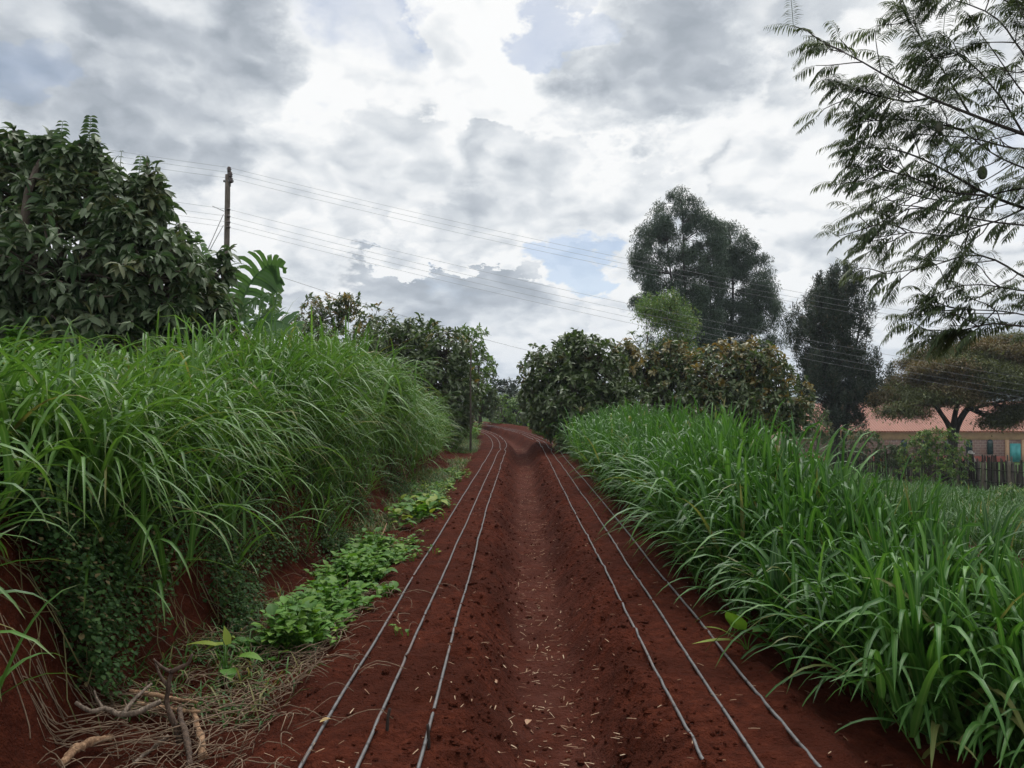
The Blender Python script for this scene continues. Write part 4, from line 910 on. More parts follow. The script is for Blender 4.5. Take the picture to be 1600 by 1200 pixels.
# ------------------------------------------------------------------ drip lines, pegs, sticks, small plants
def dripmat():
    m, g, out = newmat("drip_hose"); p = pos(g); n = g.noise(p, 25, 5, 0.6); n2 = g.noise(p, 3, 3, 0.6)
    c = g.ramp(n, [(0.3, (0.055, 0.054, 0.054)), (0.7, (0.125, 0.12, 0.12))]); c = g.mix(g.map(n2, 0.5, 0.75, 0.0, 0.7), c, (0.12, 0.065, 0.05))
    c = g.mix(g.map(attr(g, "hue"), 0.75, 0.95), c, (0.03, 0.026, 0.025))
    b = principled(g, c, 0.5, 0.4); g.l.new(b.outputs[0], out.inputs[0]); return m
M_DRIP = dripmat()
def drip(us, y0, y1, label, group, wig=0.007, step=0.07, seed=0, xf=center, r=0.0076):
    y = np.arange(y0, y1, step); u = np.interp(y, [3, 10, 20.5, 45], us)
    u = u + wig * 2 * (fbm(y * .8, y * 0 + seed, 3, seed) - .5) + 0.005 * np.sin(y * .37 + seed * 1.7)
    u = u + .045 * np.exp(-((y - 21.4) / .5) ** 2) * ((seed % 3) - 1)
    x = xf(y) + u; z = np.maximum.reduce([ground_z(x + d, y) for d in (-.012, 0, .012)]); zs = np.convolve(np.pad(z, 7, mode="edge"), np.ones(15) / 15, "valid")
    z = np.maximum(zs + r * .9, z - r * .5)
    band = (np.arange(len(y)) % 5 == 2) & (y < 18)
    G = Geo(); G.tube(np.stack([x, y, z], 1), r, 8, hue=np.repeat(band * 1.0, 8)); t = G.link("drip_line", M_DRIP, None, origin=(x[0], y0, z[0]))
    tag(t, label, "irrigation hose", group)
    return t
gl = "drip lines on the beds beside the furrow"
drip([-1.0, -.957, -.88, -.9], 1.2, 46, "outermost drip line of the left bed, next to the weedy verge", gl, seed=1)
drip([-.77, -.745, -.66, -.7], 1.2, 46, "middle one of the three drip lines on the left bed", gl, seed=2)
drip([-.55, -.56, -.47, -.5], 1.2, 46, "inner drip line of the left bed, along the furrow edge", gl, seed=3)
drip([.52, .535, .55, .55], 1.2, 42, "inner drip line of the right bed, along the furrow edge", gl, seed=4)
drip([.74, .78, .75, .75], 1.2, 42, "middle one of the three drip lines on the right bed", gl, seed=5)
drip([.95, .975, .98, .95], 1.2, 42, "outermost drip line of the right bed, next to the grass row", gl, seed=6)
for k, (xo, lb) in enumerate(((7.0, 0), (7.22, 0), (7.46, 0), (5.75, 1), (5.98, 1))):
    drip([xo] * 4, 6.0, 24, ("thin drip line on the lower bed seen through the grass at the right edge", "thin drip line lying nearest behind the right grass row")[lb], "drip lines on the lower bed" if not lb else "drip lines behind the grass row", seed=7 + k, step=.15)

M_PEG = barkmat("peg_wood", (0.018, 0.012, 0.010), (0.05, 0.035, 0.028), 40, 0.002)
def stick_thing(name, label, cat, pts, rad, mat, group=None, n=14, k=8, forks=(), wob=.06):
    if wob > .05 and name == "cut_branch": n = max(n, 26)
    G = Geo(); P = smooth_path(pts, n); rr = np.interp(np.linspace(0, 1, n), np.linspace(0, 1, len(np.atleast_1d(rad))), np.atleast_1d(rad))
    if name == "cut_branch":
        rr = rr * .66 * (1 + .22 * (fbm(np.arange(n) * .7, np.zeros(n) + rng.integers(99), 2, 3) - .5) * 2); P = P + (np.stack([fbm(np.arange(n) * .22, np.zeros(n) + q, 2, int(rng.integers(99))) for q in range(3)], 1) - .5) * .02 * np.array([1, 1, .5])
        wob = max(wob, .12); k = 10
    G.tube(P, rr, k, wob=wob, rnd=rng.random())
    o = G.link(name, mat, None, origin=P[0]); tag(o, label, cat, group)
    for fp, fr in forks:
        H = Geo(); H.tube(smooth_path(fp, 10), np.linspace(fr, fr * .55, 10), 7, wob=wob, rnd=rng.random()); H.link("side_branch", mat, o)
    return o
def lift(pts, dz): return [g3(x, y) + np.array([0, 0, h]) for (x, y), h in zip(pts, dz)]
p = g3(604, 1140); stick_thing("peg", "short dark peg holding the middle left drip line", "peg", [p - [0, 0, .05], p + [.005, 0, .05], p + [.012, .01, .085]], [.008, .006], M_PEG, "pegs beside the drip lines")
p = g3(671, 1172); stick_thing("peg", "short dark peg beside the inner left drip line, nearest the camera", "peg", [p - [0, 0, .05], p + [-.004, 0, .05], p + [-.008, .01, .10]], [.008, .006], M_PEG, "pegs beside the drip lines")
p = g3(537, 905); stick_thing("peg", "small dark peg by the outer left drip line near the weeds", "peg", [p - [0, 0, .05], p + [0, 0, .05], p + [.006, 0, .12]], [.009, .006], M_PEG, "pegs beside the drip lines")
b = np.array([at(735, 700, 21.75)[0], 21.75, 0]); b[2] = gz(b[0], b[1])
stick_thing("stake", "thin tall dark stake standing at the left edge of the track", "stake", [b - [0, 0, .2], b + [.01, 0, 1.0], b + [-.005, 0, 2.0], b + [.02, 0, 3.05]], [.034, .028, .020], barkmat("stake_wood", (0.035, 0.028, 0.022), (0.10, 0.085, 0.065), 20, .003), forks=[([b + [0, 0, .75], b + [.08, 0, .85], b + [.13, 0, .98]], .009)])
M_PALE = barkmat("peeled_wood", (0.10, 0.045, 0.025), (0.46, 0.29, 0.17), 55, 0.02, .9)
M_GREYW = barkmat("weathered_branch", (0.06, 0.045, 0.034), (0.30, 0.23, 0.175), 60, 0.016)
M_BRN = barkmat("brown_branch", (0.03, 0.02, 0.016), (0.15, 0.10, 0.07), 60, 0.016)
gp = "cut branches piled at the foot of the bank"
stick_thing("cut_branch", "crooked pale grey branch lying across the top of the cut pile", "branch", lift([(116, 1150), (140, 1160), (160, 1158), (184, 1166), (213, 1165), (250, 1160)], [.14, .12, .14, .13, .14, .17]), [.011, .016, .018], M_GREYW, gp, n=22, forks=[(lift([(190, 1165), (212, 1150), (236, 1138)], [.13, .17, .20]), .010), (lift([(160, 1158), (150, 1150), (146, 1140)], [.14, .16, .17]), .007)])
up = g3(262, 1172)
def upp(dx, dz, dy=0.0): return up + np.array([dx, dy, dz])
stick_thing("cut_branch", "dark forked branch standing up out of the cut pile", "branch", [upp(.06, .03), upp(.02, .12), upp(-.01, .20), upp(.0, .29), upp(.012, .335)], [.020, .018, .013], M_BRN, gp, n=16, forks=[([upp(.012, .33), upp(.055, .352), upp(.085, .36), upp(.10, .405)], .011), ([upp(.01, .33), upp(-.03, .35), upp(-.065, .385)], .008), ([upp(-.002, .27), upp(-.04, .32), upp(-.07, .365, .03)], .008), ([upp(.03, .11), upp(.07, .07), upp(.10, .03)], .012)])
stick_thing("cut_branch", "upper of two straight sandy sticks lying parallel on the pile", "branch", lift([(203, 1112), (255, 1122), (310, 1130)], [.10, .10, .09]), [.014, .015, .011], M_PALE, gp)
stick_thing("cut_branch", "lower of two straight sandy sticks lying parallel on the pile", "branch", lift([(214, 1128), (262, 1132), (312, 1136)], [.08, .07, .07]), [.013, .015, .012], M_PALE, gp)
stick_thing("cut_branch", "short thick peeled orange stick pointing down towards the camera", "branch", lift([(302, 1125), (308, 1150), (313, 1172), (318, 1200)], [.05, .05, .05, .04]), [.013, .019, .027], M_PALE, gp, wob=.16)
stick_thing("cut_branch", "split orange log at the lower left corner of the pile", "branch", lift([(98, 1215), (118, 1195), (138, 1182), (174, 1172)], [.05, .06, .06, .05]), [.022, .027, .022], M_PALE, gp, wob=.2)
stick_thing("cut_branch", "straight grey stick lying low under the forked branch", "branch", lift([(207, 1205), (235, 1188), (262, 1172)], [.03, .04, .06]), [.012, .011], M_GREYW, gp)
stick_thing("cut_branch", "curved brown branch bending down at the right of the forked one", "branch", lift([(279, 1160), (286, 1176), (293, 1194), (298, 1212)], [.14, .11, .07, .04]), [.017, .020, .018], M_BRN, gp)
stick_thing("dry_branch", "pale forked dry branch lying on the verge above the bright weeds", "branch", lift([(575, 862), (590, 855), (603, 852), (615, 845)], [.03, .05, .05, .04]), [.012, .010], M_PALE, None, forks=[(lift([(590, 855), (600, 842), (604, 832)], [.05, .08, .10]), .008), (lift([(596, 853), (608, 860), (618, 862)], [.05, .05, .04]), .008)])
stick_thing("dry_branch", "pale branch lying across the verge by the far bend of the track", "branch", lift([(712, 668), (735, 667), (762, 668)], [.12, .14, .12]), [.04, .035], M_GREYW, None)

def leaf_thing(name, label, cat, pts_dirs, mat, stem_h, base, stemr=.004, group=None):
    t = empty(name, base, label, cat, group); S = Geo()
    for (off, d, L, W, dr, hu, rn) in pts_dirs:
        q = np.array(base) + off; S.tube(smooth_path([np.array(base) - [0, 0, .02], np.array(base) + np.array(off) * [.35, .35, .7], q], 7), np.linspace(stemr, stemr * .6, 7), 5, rnd=.6)
        G = Geo(); G.blades([q], [d], L, W, dr, 7, "heart", .16, [rn], hu); G.link("leaf", mat, t)
    S.link("stem", mat, t)
b = g3(352, 1058)
leaf_thing("seedling", "yellow green broad leaved seedling at the near end of the weeds", "plant", [((-.05, 0, .17), (-1, -.1, .30), .16, .065, .5, 1.0, .8), ((-.02, .02, .17), (-.75, -.3, .1), .11, .06, .9, .9, .9), ((.02, -.02, .18), (-.25, .2, 1), .10, .05, .4, .9, .9), ((.07, 0, .11), (1, -.2, .3), .15, .09, .8, .15, .7), ((.03, -.05, .06), (.5, -.9, .2), .12, .09, .9, 0, .6)], M_WEED, .15, b)
b = g3(1168, 1015)
leaf_thing("arrowleaf_plant", "broad heart leaved plant at the foot of the right grass row", "plant", [((-.06, -.03, .12), (-.35, -.35, .9), .17, .13, .7, .12, .7), ((-.10, -.02, .06), (-1, -.1, .05), .22, .045, .25, .9, .9), ((.03, 0, .10), (.9, -.3, .3), .17, .11, .8, 0, .5), ((.10, -.05, .05), (.6, -.9, .3), .17, .12, .9, 0, .5), ((-.09, 0, .08), (-.8, -.1, .55), .17, .035, .6, .6, .9)], M_WEED, .15, b)
M_FALL = leafmat("fallen_leaf_skin", [(0.30, 0.20, 0.05), (0.38, 0.25, 0.06)], new=(0.30, 0.15, 0.08), rough=.6, trans=.15)
for x, y, L, a, hu, lb in ((478, 1022, .10, 1.0, 0, "yellow fallen leaf on the soil below the bright weeds"), (573, 958, .07, .3, 0.1, "small yellowish leaf lying at the far edge of the bright weeds"), (776, 1073, .055, 2.0, 1.0, "pale brown fallen leaf on the left side of the furrow"), (500, 1136, .06, .7, .2, "little yellow leaf on the soil left of the drip lines"), (823, 1138, .07, 1.3, 1.0, "pale husk flake lying in the middle of the furrow")):
    q = g3(x, y, .02); G = Geo(); G.blades([q], [(math.cos(a), math.sin(a), .25)], L, L * .5, .6, 6, "leaf", .35, [.6], hu); o = G.link("fallen_leaf", M_FALL, None, origin=q); tag(o, lb, "leaf", "fallen leaves on the soil")

# ------------------------------------------------------------------ house
def wallmat():
    m, g, out = newmat("stone_block_wall"); p = objc(g)
    br = g.new("ShaderNodeTexBrick"); mp = g.new("ShaderNodeMapping"); g.l.new(p, mp.inputs[0]); mp.inputs["Rotation"].default_value = (R(90), 0, 0); g.l.new(mp.outputs[0], br.inputs["Vector"])
    br.inputs["Color1"].default_value = (0.25, 0.155, 0.13, 1); br.inputs["Color2"].default_value = (0.19, 0.125, 0.11, 1); br.inputs["Mortar"].default_value = (0.34, 0.27, 0.24, 1)
    br.inputs["Scale"].default_value = 1.0; br.inputs["Mortar Size"].default_value = .022; br.inputs["Brick Width"].default_value = .46; br.inputs["Row Height"].default_value = .24
    c = g.mix(g.map(g.noise(p, 1.3, 5), .4, .7, 0, .45), br.outputs[0], (0.26, 0.12, 0.09))
    b = principled(g, c, .9, .2, bump(g, br.outputs[1], -.01)); g.l.new(b.outputs[0], out.inputs[0]); return m
def roofmat():
    m, g, out = newmat("faded_red_sheet_roof"); p = objc(g)
    n = g.noise(p, .5, 6, .65); n2 = g.noise(p, 4, 5, .6); c = g.ramp(n, [(.3, (0.21, 0.072, 0.040)), (.7, (0.28, 0.100, 0.056))]); c = g.mix(g.map(n2, .55, .8, 0, .5), c, (0.15, 0.066, 0.052))
    sp = g.new("ShaderNodeSeparateXYZ"); g.l.new(p, sp.inputs[0]); w = g.math("SINE", g.math("MULTIPLY", sp.outputs[0], 2 * math.pi / .25))
    b = principled(g, c, .55, .3, bump(g, w, .03)); g.l.new(b.outputs[0], out.inputs[0]); return m
M_ROOF = roofmat(); M_CREAM = plain("cream_plaster", (0.52, 0.33, 0.20), (0.44, 0.27, 0.17), 2, .85, .2); M_PLINTH = plain("red_painted_plinth", (0.27, 0.075, 0.055), (0.2, 0.06, 0.045), 2, .8, .2)
M_STONE = wallmat(); M_TURQ = plain("turquoise_paint", (0.06, 0.36, 0.36), (0.05, 0.30, 0.31), 3, .5, .4); M_WHITE = plain("window_surround_paint", (0.62, 0.58, 0.52), (0.5, 0.46, 0.42), 4, .8)
M_GLASS = plain("dark_window_glass", (0.012, 0.03, 0.032), (0.02, 0.045, 0.05), 2, .12, .6); M_CONC = plain("concrete_step", (0.33, 0.2, 0.12), (0.28, 0.16, 0.1), 2, .9, .2)
def arch(x0, x1, z0, z1, n=9):   # outline of an arched opening in the wall plane, z1 = top of the arch
    r = (x1 - x0) / 2; zc = z1 - r; a = np.linspace(0, math.pi, n); cx = (x0 + x1) / 2
    return [(x1, z0)] + [(cx + r * math.cos(q), zc + r * math.sin(q)) for q in a] + [(x0, z0)]
def p3d(poly, y): return [(x, y, z) for x, z in poly]
def house():
    Y = 71.5; X0, X1 = 26.5, 48.2; zb, ze = -4.45, -1.25; base = np.array([(X0 + X1) / 2, Y, zb])
    t = empty("house", base, "long house with a faded red sheet roof and cream and stone walls beyond the fence", "house"); yb = Y + 9.0
    W = Geo(); W.box(((X0 + X1) / 2, Y + 4.5, (zb + ze) / 2 - .1), (X1 - X0, 9.0, ze - zb + .2)); W.link("wall", M_STONE, t)
    B = Geo(); B.box(((X0 + X1) / 2, Y - .02, ze - .42), (X1 - X0 + .06, .10, .84)); B.link("plaster_band", M_CREAM, t)
    P = Geo(); P.box(((X0 + X1) / 2 - .8, Y - .025, zb + .40), (X1 - X0 - 1.6 + .06, .09, .84)); P.box((X1 - .25, Y - .025, zb + .40), (.56, .09, .84)); P.link("plinth", M_PLINTH, t)
    ks = .0596
    dx = (1584.5 - 800) / 1200 * Y; dw = .98
    for x0 in (dx - dw / 2 - .42, dx + dw / 2 + .10):
        G = Geo(); G.box((x0 + .16, Y - .03, (zb + ze) / 2 - .42), (.34, .14, ze - zb - .84)); G.link("pilaster", M_CREAM, t)
    dz0, dz1 = zb + .25, ze - .74
    D_ = Geo(); D_.box((dx, Y - .06, (dz0 + dz1 - .45) / 2), (dw, .06, dz1 - .45 - dz0)); 
    for xx in (dx - dw / 4, dx + dw / 4): D_.box((xx, Y - .10, dz0 + .9), (dw * .4, .03, 1.3))
    d = D_.link("door", M_TURQ, t)
    G = Geo(); G.prism(p3d(arch(dx - dw / 2, dx + dw / 2, dz1 - .45, dz1 + .02), Y - .05), (0, 0, 0), (0, -.04, 0)); G.link("fanlight", M_GLASS, d)
    G = Geo()
    for a in np.linspace(0, math.pi, 5): 
        c0 = np.array([dx, Y - .105, dz1 - .45]); G.tube([c0, c0 + np.array([math.cos(a), 0, math.sin(a)]) * .46], .018, 4)
    G.link("glazing_bar", M_TURQ, d)
    G = Geo(); G.box((dx + dw * .38, Y - .125, dz0 + 1.0), (.05, .07, .12)); G.link("handle", M_GLASS, d)
    S = Geo(); S.box((dx, Y - .7, zb + .1), (2.4, 1.4, .3)); S.link("step", M_CONC, t)
    for px in (1545.5, 1513, 1479, 1445, 1411):
        wx = (px - 800) / 1200 * Y; w = .56; z0, z1 = ze - 2.20, ze - .80
        F_ = Geo(); o_ = arch(wx - w / 2 - .15, wx + w / 2 + .15, z0 - .15, z1 + .15); i_ = arch(wx - w / 2, wx + w / 2, z0, z1); n = len(o_)
        # surround: a ring between the outer and inner outlines, standing proud of the wall
        yo, yi = Y - .12, Y - .02
        v = p3d(o_, yo) + p3d(i_, yo) + p3d(o_, yi) + p3d(i_, yi); q = []
        for k in range(n):
            k2 = (k + 1) % n; q += [[k, k2, n + k2, n + k], [k, 2 * n + k, 2 * n + k2, k2], [n + k, n + k2, 3 * n + k2, 3 * n + k]]
        F_.add(v, np.array(q))
        Gs = Geo(); Gs.prism(p3d(i_, Y - .045), (0, 0, 0), (0, -.03, 0)); wo = Gs.link("window", M_GLASS, t)
        F_.link("frame", M_WHITE, wo, smooth=False)
        Bz = Geo()
        Bz.box((wx, Y - .09, (z0 + z1) / 2), (.035, .03, z1 - z0))
        for zz in np.linspace(z0 + .2, z1 - .3, 4): Bz.box((wx, Y - .088, zz), (w, .024, .03))
        Bz.box((wx - w / 2 + .02, Y - .09, (z0 + z1) / 2 - .12), (.04, .03, z1 - z0 - .24)); Bz.box((wx + w / 2 - .02, Y - .09, (z0 + z1) / 2 - .12), (.04, .03, z1 - z0 - .24))
        Bz.link("glazing_bar", M_TURQ, wo)
    ex0, ex1, ey0, ey1 = X0 - .5, X1 + .55, Y - .7, yb + .7; ry = (ey0 + ey1) / 2; rz_ = ze + 2.55; rx1 = (1521 - 800) / 1200 * ry
    v = [(ex0, ey0, ze), (ex1, ey0, ze), (ex1, ey1, ze), (ex0, ey1, ze), (ex0, ry, rz_), (rx1, ry, rz_)]
    th = .12; v2 = [(a, b_, c - th) for a, b_, c in v]
    Rf = Geo()
    Rf.add(v + v2, [np.array([[0, 1, 5, 4], [2, 3, 4, 5], [7, 6, 10, 11], [9, 8, 11, 10], [0, 6, 7, 1], [1, 7, 8, 2], [2, 8, 9, 3]]), np.array([[1, 2, 5], [8, 7, 11]])]); rf = Rf.link("roof", M_ROOF, t, smooth=False)
    C_ = Geo(); C_.tube([(ex0, ry, rz_ + .02), (rx1, ry, rz_ + .02)], .10, 6); C_.tube([(rx1, ry, rz_ + .02), (ex1, ey0, ze + .02)], .09, 6); C_.link("ridge_cap", M_PLINTH, rf)
    Fs = Geo(); Fs.box(((ex0 + ex1) / 2, ey0 + .06, ze - th - .09), (ex1 - ex0 - .1, .05, .17)); Fs.link("fascia", plain("dark_fascia", (0.12, 0.05, 0.04), (0.08, 0.04, 0.03), 3), rf)
    # second roofed building further right and behind
    Y2 = 88.0; xa, xb = 55.0, 76.0; zb2, ze2 = -4.9, -1.6; t2 = empty("house", ((xa + xb) / 2, Y2, zb2), "second red roofed house partly hidden behind the acacia at the right edge", "house")
    W2 = Geo(); W2.box(((xa + xb) / 2, Y2 + 4, (zb2 + ze2) / 2), (xb - xa, 8, ze2 - zb2)); W2.link("wall", M_CREAM, t2)
    v = [(xa - .5, Y2 - .6, ze2), (xb, Y2 - .6, ze2), (xb, Y2 + 8.6, ze2), (xa - .5, Y2 + 8.6, ze2), (xa - .5, Y2 + 4, ze2 + 3.0), (xb, Y2 + 4, ze2 + 3.0)]
    Rf = Geo(); v2 = [(a, b_, c - th) for a, b_, c in v]; Rf.add(v + v2, [np.array([[0, 1, 5, 4], [2, 3, 4, 5], [7, 6, 10, 11], [9, 8, 11, 10], [0, 6, 7, 1], [2, 8, 9, 3]])]); Rf.link("roof", M_ROOF, t2, smooth=False)
    Ga = Geo(); Ga.prism([(xa, Y2 - .05, ze2 - .1), (xa, Y2 + 8.05, ze2 - .1), (xa, Y2 + 4, ze2 + 2.75)], (0, 0, 0), (.2, 0, 0)); Ga.link("gable", M_CREAM, t2, smooth=False)
house()

# ------------------------------------------------------------------ fence, person
def fence():
    a, b = np.array([at(1290, 700, 47)[0], 47.0]), np.array([at(1690, 700, 33.5)[0], 33.5]); ln = np.linalg.norm(b - a); n = int(ln / .078); m2 = (a + b) / 2
    t = empty("picket_fence", (m2[0], m2[1], gz(*m2)), "dark weathered fence of uneven upright slabs running below the house", "fence"); G = Geo(); dirv = (b - a) / ln; rz = math.atan2(dirv[1], dirv[0])
    for i in range(n):
        q = a + (b - a) * (i + rng.uniform(-.25, .25)) / n; z = gz(*q); h = rng.uniform(1.3, 1.75) if rng.random() > .06 else rng.uniform(.6, 1.0)
        w = rng.uniform(.05, .105); th = rng.uniform(.02, .035); le = rng.normal(0, .035); rn = rng.random()
        c, s = math.cos(rz), math.sin(rz); tip = rng.uniform(-.3, .3) * w
        pr = np.array([(-w / 2, -.1), (w / 2, -.1), (w / 2 * .95, h - rng.uniform(0, .12)), (tip, h), (-w / 2 * .95, h - rng.uniform(0, .12))])
        off = rng.normal(0, .02); P = [(q[0] + (u + le * v) * c - off * s, q[1] + (u + le * v) * s + off * c, z + v) for u, v in pr]
        G.prism(P, (0, 0, 0), (-s * th, c * th, 0), rnd=rn)
    m, g, out = newmat("weathered_slab"); nz = g.noise(objc(g), 7, 5, .65); c = g.ramp(attr(g, "rnd"), [(0, (0.022, 0.018, 0.016)), (.6, (0.055, 0.045, 0.040)), (.9, (0.12, 0.10, 0.09)), (1, (0.24, 0.21, 0.19))])
    c = g.mix(g.map(nz, .4, .7, 0, .5), c, (0.03, 0.024, 0.021)); bs = principled(g, c, .9, .15); g.l.new(bs.outputs[0], out.inputs[0])
    G.link("slab", m, t, smooth=False)
    Rr = Geo()
    for hh in (.4, 1.0):
        pts = [(*(a + (b - a) * f), gz(*(a + (b - a) * f)) + hh + rng.normal(0, .02)) for f in np.linspace(0, 1, 14)]; Rr.tube([(x - .05 * dirv[1] * -1, y + .05, z) for x, y, z in pts], .03, 6, rnd=.3)
    Rr.link("rail", m, t)
    pm = barkmat("fence_post_wood", (0.08, 0.065, 0.05), (0.2, 0.17, 0.13), 14, .01)
    for f in np.linspace(.04, .96, 11):
        q = a + (b - a) * f; z = gz(*q); G = Geo(); G.tube(smooth_path([(q[0], q[1] - .12, z - .2), (q[0] + rng.normal(0, .02), q[1] - .12, z + .8), (q[0] + rng.normal(0, .04), q[1] - .12, z + rng.uniform(1.3, 1.6))], 6), np.linspace(.085, .07, 6), 8, wob=.06, rnd=rng.random()); G.link("post", pm, t)
fence()

def person():
    D = 42.5; X = at(1516, 700, D)[0]; z = gz(X, D); t = empty("person", (X, D, z), "person in white hat and pale shirt standing behind the picket fence", "person")
    J = {"pel": (0, 0, .93), "wai": (0, .0, 1.06), "che": (0, 0, 1.28), "nek": (0, .0, 1.46), "hd0": (0, -.015, 1.54), "hd1": (0, -.02, 1.64), "hd2": (0, -.01, 1.71),
         "hL": (.10, 0, .90), "kL": (.12, -.02, .50), "aL": (.12, .02, .09), "tL": (.13, -.16, .04), "hR": (-.10, 0, .90), "kR": (-.11, -.06, .51), "aR": (-.12, .03, .09), "tR": (-.14, -.14, .04),
         "sL": (.18, 0, 1.40), "eL": (.27, -.02, 1.12), "wL": (.22, -.20, .98), "mL": (.20, -.27, .96), "sR": (-.18, 0, 1.40), "eR": (-.26, .02, 1.12), "wR": (-.24, -.16, .95), "mR": (-.22, -.23, .92)}
    Rd = {"pel": .145, "wai": .13, "che": .155, "nek": .058, "hd0": .075, "hd1": .098, "hd2": .075, "hL": .095, "kL": .06, "aL": .042, "tL": .04, "hR": .095, "kR": .06, "aR": .042, "tR": .04, "sL": .065, "eL": .045, "wL": .032, "mL": .03, "sR": .065, "eR": .045, "wR": .032, "mR": .03}
    E = [("pel", "wai"), ("wai", "che"), ("che", "nek"), ("nek", "hd0"), ("hd0", "hd1"), ("hd1", "hd2"), ("pel", "hL"), ("hL", "kL"), ("kL", "aL"), ("aL", "tL"), ("pel", "hR"), ("hR", "kR"), ("kR", "aR"), ("aR", "tR"), ("che", "sL"), ("sL", "eL"), ("eL", "wL"), ("wL", "mL"), ("che", "sR"), ("sR", "eR"), ("eR", "wR"), ("wR", "mR")]
    for side, sg in (("L", 1), ("R", -1)):            # five fingers on each hand
        h = np.array(J["m" + side]); dirs = [(.030, -.07, -.02), (.012, -.085, -.03), (-.006, -.088, -.03), (-.022, -.075, -.025), (-.045 * sg, -.035, .012)]
        for k, dv in enumerate(dirs):
            J[f"f{side}{k}"] = tuple(h + np.array(dv) * [sg, 1, 1] * .8); Rd[f"f{side}{k}"] = .009; E.append(("m" + side, f"f{side}{k}"))
    def skin(name, keys, mat, grow=0.0):
        ks = list(keys); me = bpy.data.meshes.new(name); me.from_pydata([J[k] for k in ks], [(ks.index(a), ks.index(b)) for a, b in E if a in keys and b in keys], [])
        o = bpy.data.objects.new(name, me); COL.objects.link(o); o.parent = t; md = o.modifiers.new("skin", "SKIN"); md.use_smooth_shade = True
        for i, k in enumerate(ks): me.skin_vertices[0].data[i].radius = (Rd[k] + grow, Rd[k] * (.8 if k in ("pel", "wai", "che") else 1) + grow)
        me.skin_vertices[0].data[0].use_root = True; o.modifiers.new("sub", "SUBSURF").levels = 1; o.modifiers["sub"].render_levels = 1; me.materials.append(mat); return o
    skin("body", J.keys(), plain("dark_skin", (0.09, 0.05, 0.035), (0.075, 0.042, 0.03), 8, .55))
    skin("shirt", ["pel", "wai", "che", "sL", "eL", "sR", "eR"], plain("pale_shirt_cloth", (0.50, 0.47, 0.44), (0.40, 0.37, 0.35), 10, .9), .018)
    skin("trousers", ["pel", "hL", "kL", "aL", "hR", "kR", "aR"], plain("dark_trouser_cloth", (0.04, 0.045, 0.06), (0.03, 0.03, 0.045), 10, .9), .016)
    H = Geo(); a = np.linspace(0, 2 * np.pi, 18, endpoint=False); rings = [(.21, 1.665), (.205, 1.675), (.125, 1.69), (.122, 1.75), (.10, 1.80), (.05, 1.825), (.002, 1.83)]
    v = np.array([[r * math.cos(q), r * math.sin(q) - .015, zz + .02 * math.cos(2 * q) * (r > .19)] for r, zz in rings for q in a]) + np.array([X, D, z]); n = 18
    f = np.array([[i * n + j, i * n + (j + 1) % n, (i + 1) * n + (j + 1) % n, (i + 1) * n + j] for i in range(len(rings) - 1) for j in range(n)]); H.add(v, f); H.link("hat", plain("white_hat_cloth", (0.72, 0.69, 0.66), (0.6, 0.57, 0.55), 8, .9), t)
    fm = plain("face_detail", (0.03, 0.018, 0.014), (0.02, 0.012, 0.01), 8, .4)
    for nm, dx, dy, dz_, r, q in (("eye", -.036, -.112, 1.63, .014, 1), ("eye", .036, -.112, 1.63, .014, 1), ("nose", 0, -.122, 1.60, .02, 1.3), ("mouth", 0, -.105, 1.555, .022, .4), ("ear", -.10, -.015, 1.61, .025, 1.4), ("ear", .10, -.015, 1.61, .025, 1.4)):
        Fc = Geo(); Fc.lump(np.array([[X + dx, D + dy, z + dz_]]), [r], q, .05); Fc.link(nm, fm, t)
person()

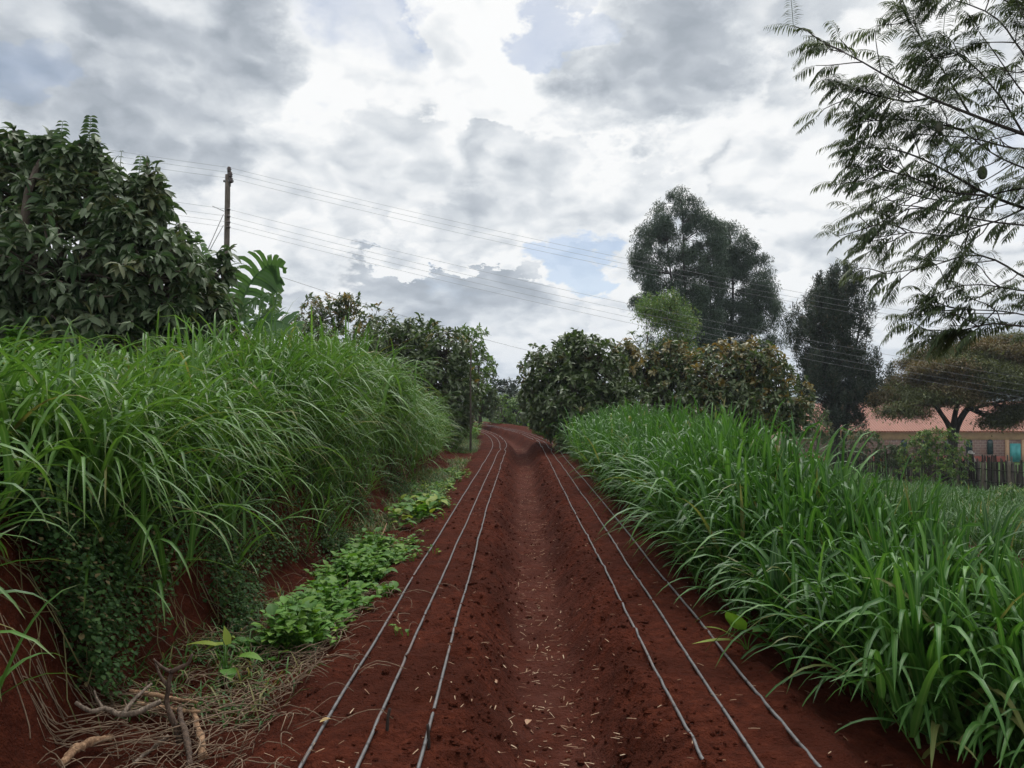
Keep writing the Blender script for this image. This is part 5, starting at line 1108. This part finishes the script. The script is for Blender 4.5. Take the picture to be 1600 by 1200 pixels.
# ------------------------------------------------------------------ power pole and wires
def power():
    D = 26.0; b = foot(350, D); top = at(356, 273, D); t = empty("power_pole", b, "weathered wooden power pole rising behind the big left tree", "utility pole")
    G = Geo(); P = np.array([b - [0, 0, .4], b + (top - b) * .5, top]); G.tube(smooth_path(P, 14), np.linspace(.115, .085, 14), 12, rnd=.5); G.link("post", barkmat("pole_wood", (0.06, 0.048, 0.04), (0.15, 0.125, 0.105), 12, .01), t)
    ins = plain("insulator_glaze", (0.03, 0.018, 0.016), (0.05, 0.03, 0.025), 8, .3, .5); met = plain("galvanised_iron", (0.16, 0.16, 0.16), (0.10, 0.10, 0.10), 9, .5, .5)
    heads = []
    for (px, py) in ((358, 264), (360, 272), (361, 281)):
        c = at(px, py, D - .05); I = Geo()
        for k, (r, h) in enumerate(((.035, -.09), (.075, -.06), (.05, -.03), (.085, 0), (.05, .03), (.06, .05), (.02, .08))): I.V  # profile below
        a = np.linspace(0, 2 * np.pi, 12, endpoint=False); pf = [(.03, -.11), (.075, -.08), (.05, -.04), (.085, -.01), (.05, .03), (.062, .055), (.02, .085)]
        v = np.array([[r * math.cos(q), r * math.sin(q), h] for r, h in pf for q in a]) + c
        f = np.array([[i * 12 + j, i * 12 + (j + 1) % 12, (i + 1) * 12 + (j + 1) % 12, (i + 1) * 12 + j] for i in range(6) for j in range(12)]); I.add(v, [f, (np.arange(12) + 72)[None]]); I.link("insulator", ins, t); heads.append(c + [0, 0, .05])
    B = Geo(); B.box(at(358, 277, D), (.09, .10, .62)); B.box(at(357, 283, D - .05), (.34, .05, .07)); B.link("bracket", met, t)
    low = []
    for py in (327, 338, 347, 355):
        c = at(357, py, D - .16); I = Geo(); I.tube([c + [-.05, 0, 0], c + [.05, 0, 0]], .045, 10); I.link("spool", ins, t); low.append(c)
    S = Geo(); 
    for (x1, y1, x2, y2, dy) in ((349, 335, 318, 405, .6), (349, 352, 312, 420, .8), (350, 330, 332, 322, -.2)): S.tube([at(x1, y1, D), at(x2, y2, D - dy)], .012, 5)
    S.link("stay_wire", met, t)
    wm = plain("wire_metal", (0.2, 0.2, 0.21), (0.15, 0.15, 0.16), 3, .5, .5)
    names = [("uppermost bare wire of the upper set leaving the pole top", 268, 560), ("middle bare wire of the upper set below the pole top", 275, 570), ("lowest bare wire of the upper set below the pole top", 284, 577)]
    low_n = [("uppermost wire of the lower set of four on the pole", 0, 636), ("second wire from the top of the lower set of four", 0, 647), ("third wire from the top of the lower set of four", 0, 658), ("lowest wire of the lower set of four on the pole", 0, 668)]
    def wire(A, B_, sag, label, r):
        tt = np.linspace(0, 1, 40); p = A + (B_ - A) * tt[:, None]; p[:, 2] -= 4 * sag * tt * (1 - tt); return p
    def span(c, yend, yleft, label, grp, r=.0045):
        right = wire(c, at(1908, yend, 28.5), .55, label, r); left = wire(c, at(-640, yleft, 25), .35, label, r)
        G = Geo(); G.tube(np.concatenate([left[::-1], right[1:]]), r, 5); tag(G.link("power_line", wm, None, origin=c), label, "power line", grp)
    for c, (lb, _, ye), yl in zip(heads, names, (62, 72, 84)): span(c, ye, yl, lb, "upper wires on the pole")
    for c, (lb, _, ye), yl in zip(low, low_n, (128, 142, 152, 161)): span(c, ye, yl, lb, "lower wires on the pole")
    c = at(354, 404, D - .13); G = Geo(); G.tube(wire(c, at(905, 566, 46), .25, "", 0), .008, 5); tag(G.link("power_line", wm, None, origin=c), "single service wire falling to the trees at the end of the track", "power line")
power()
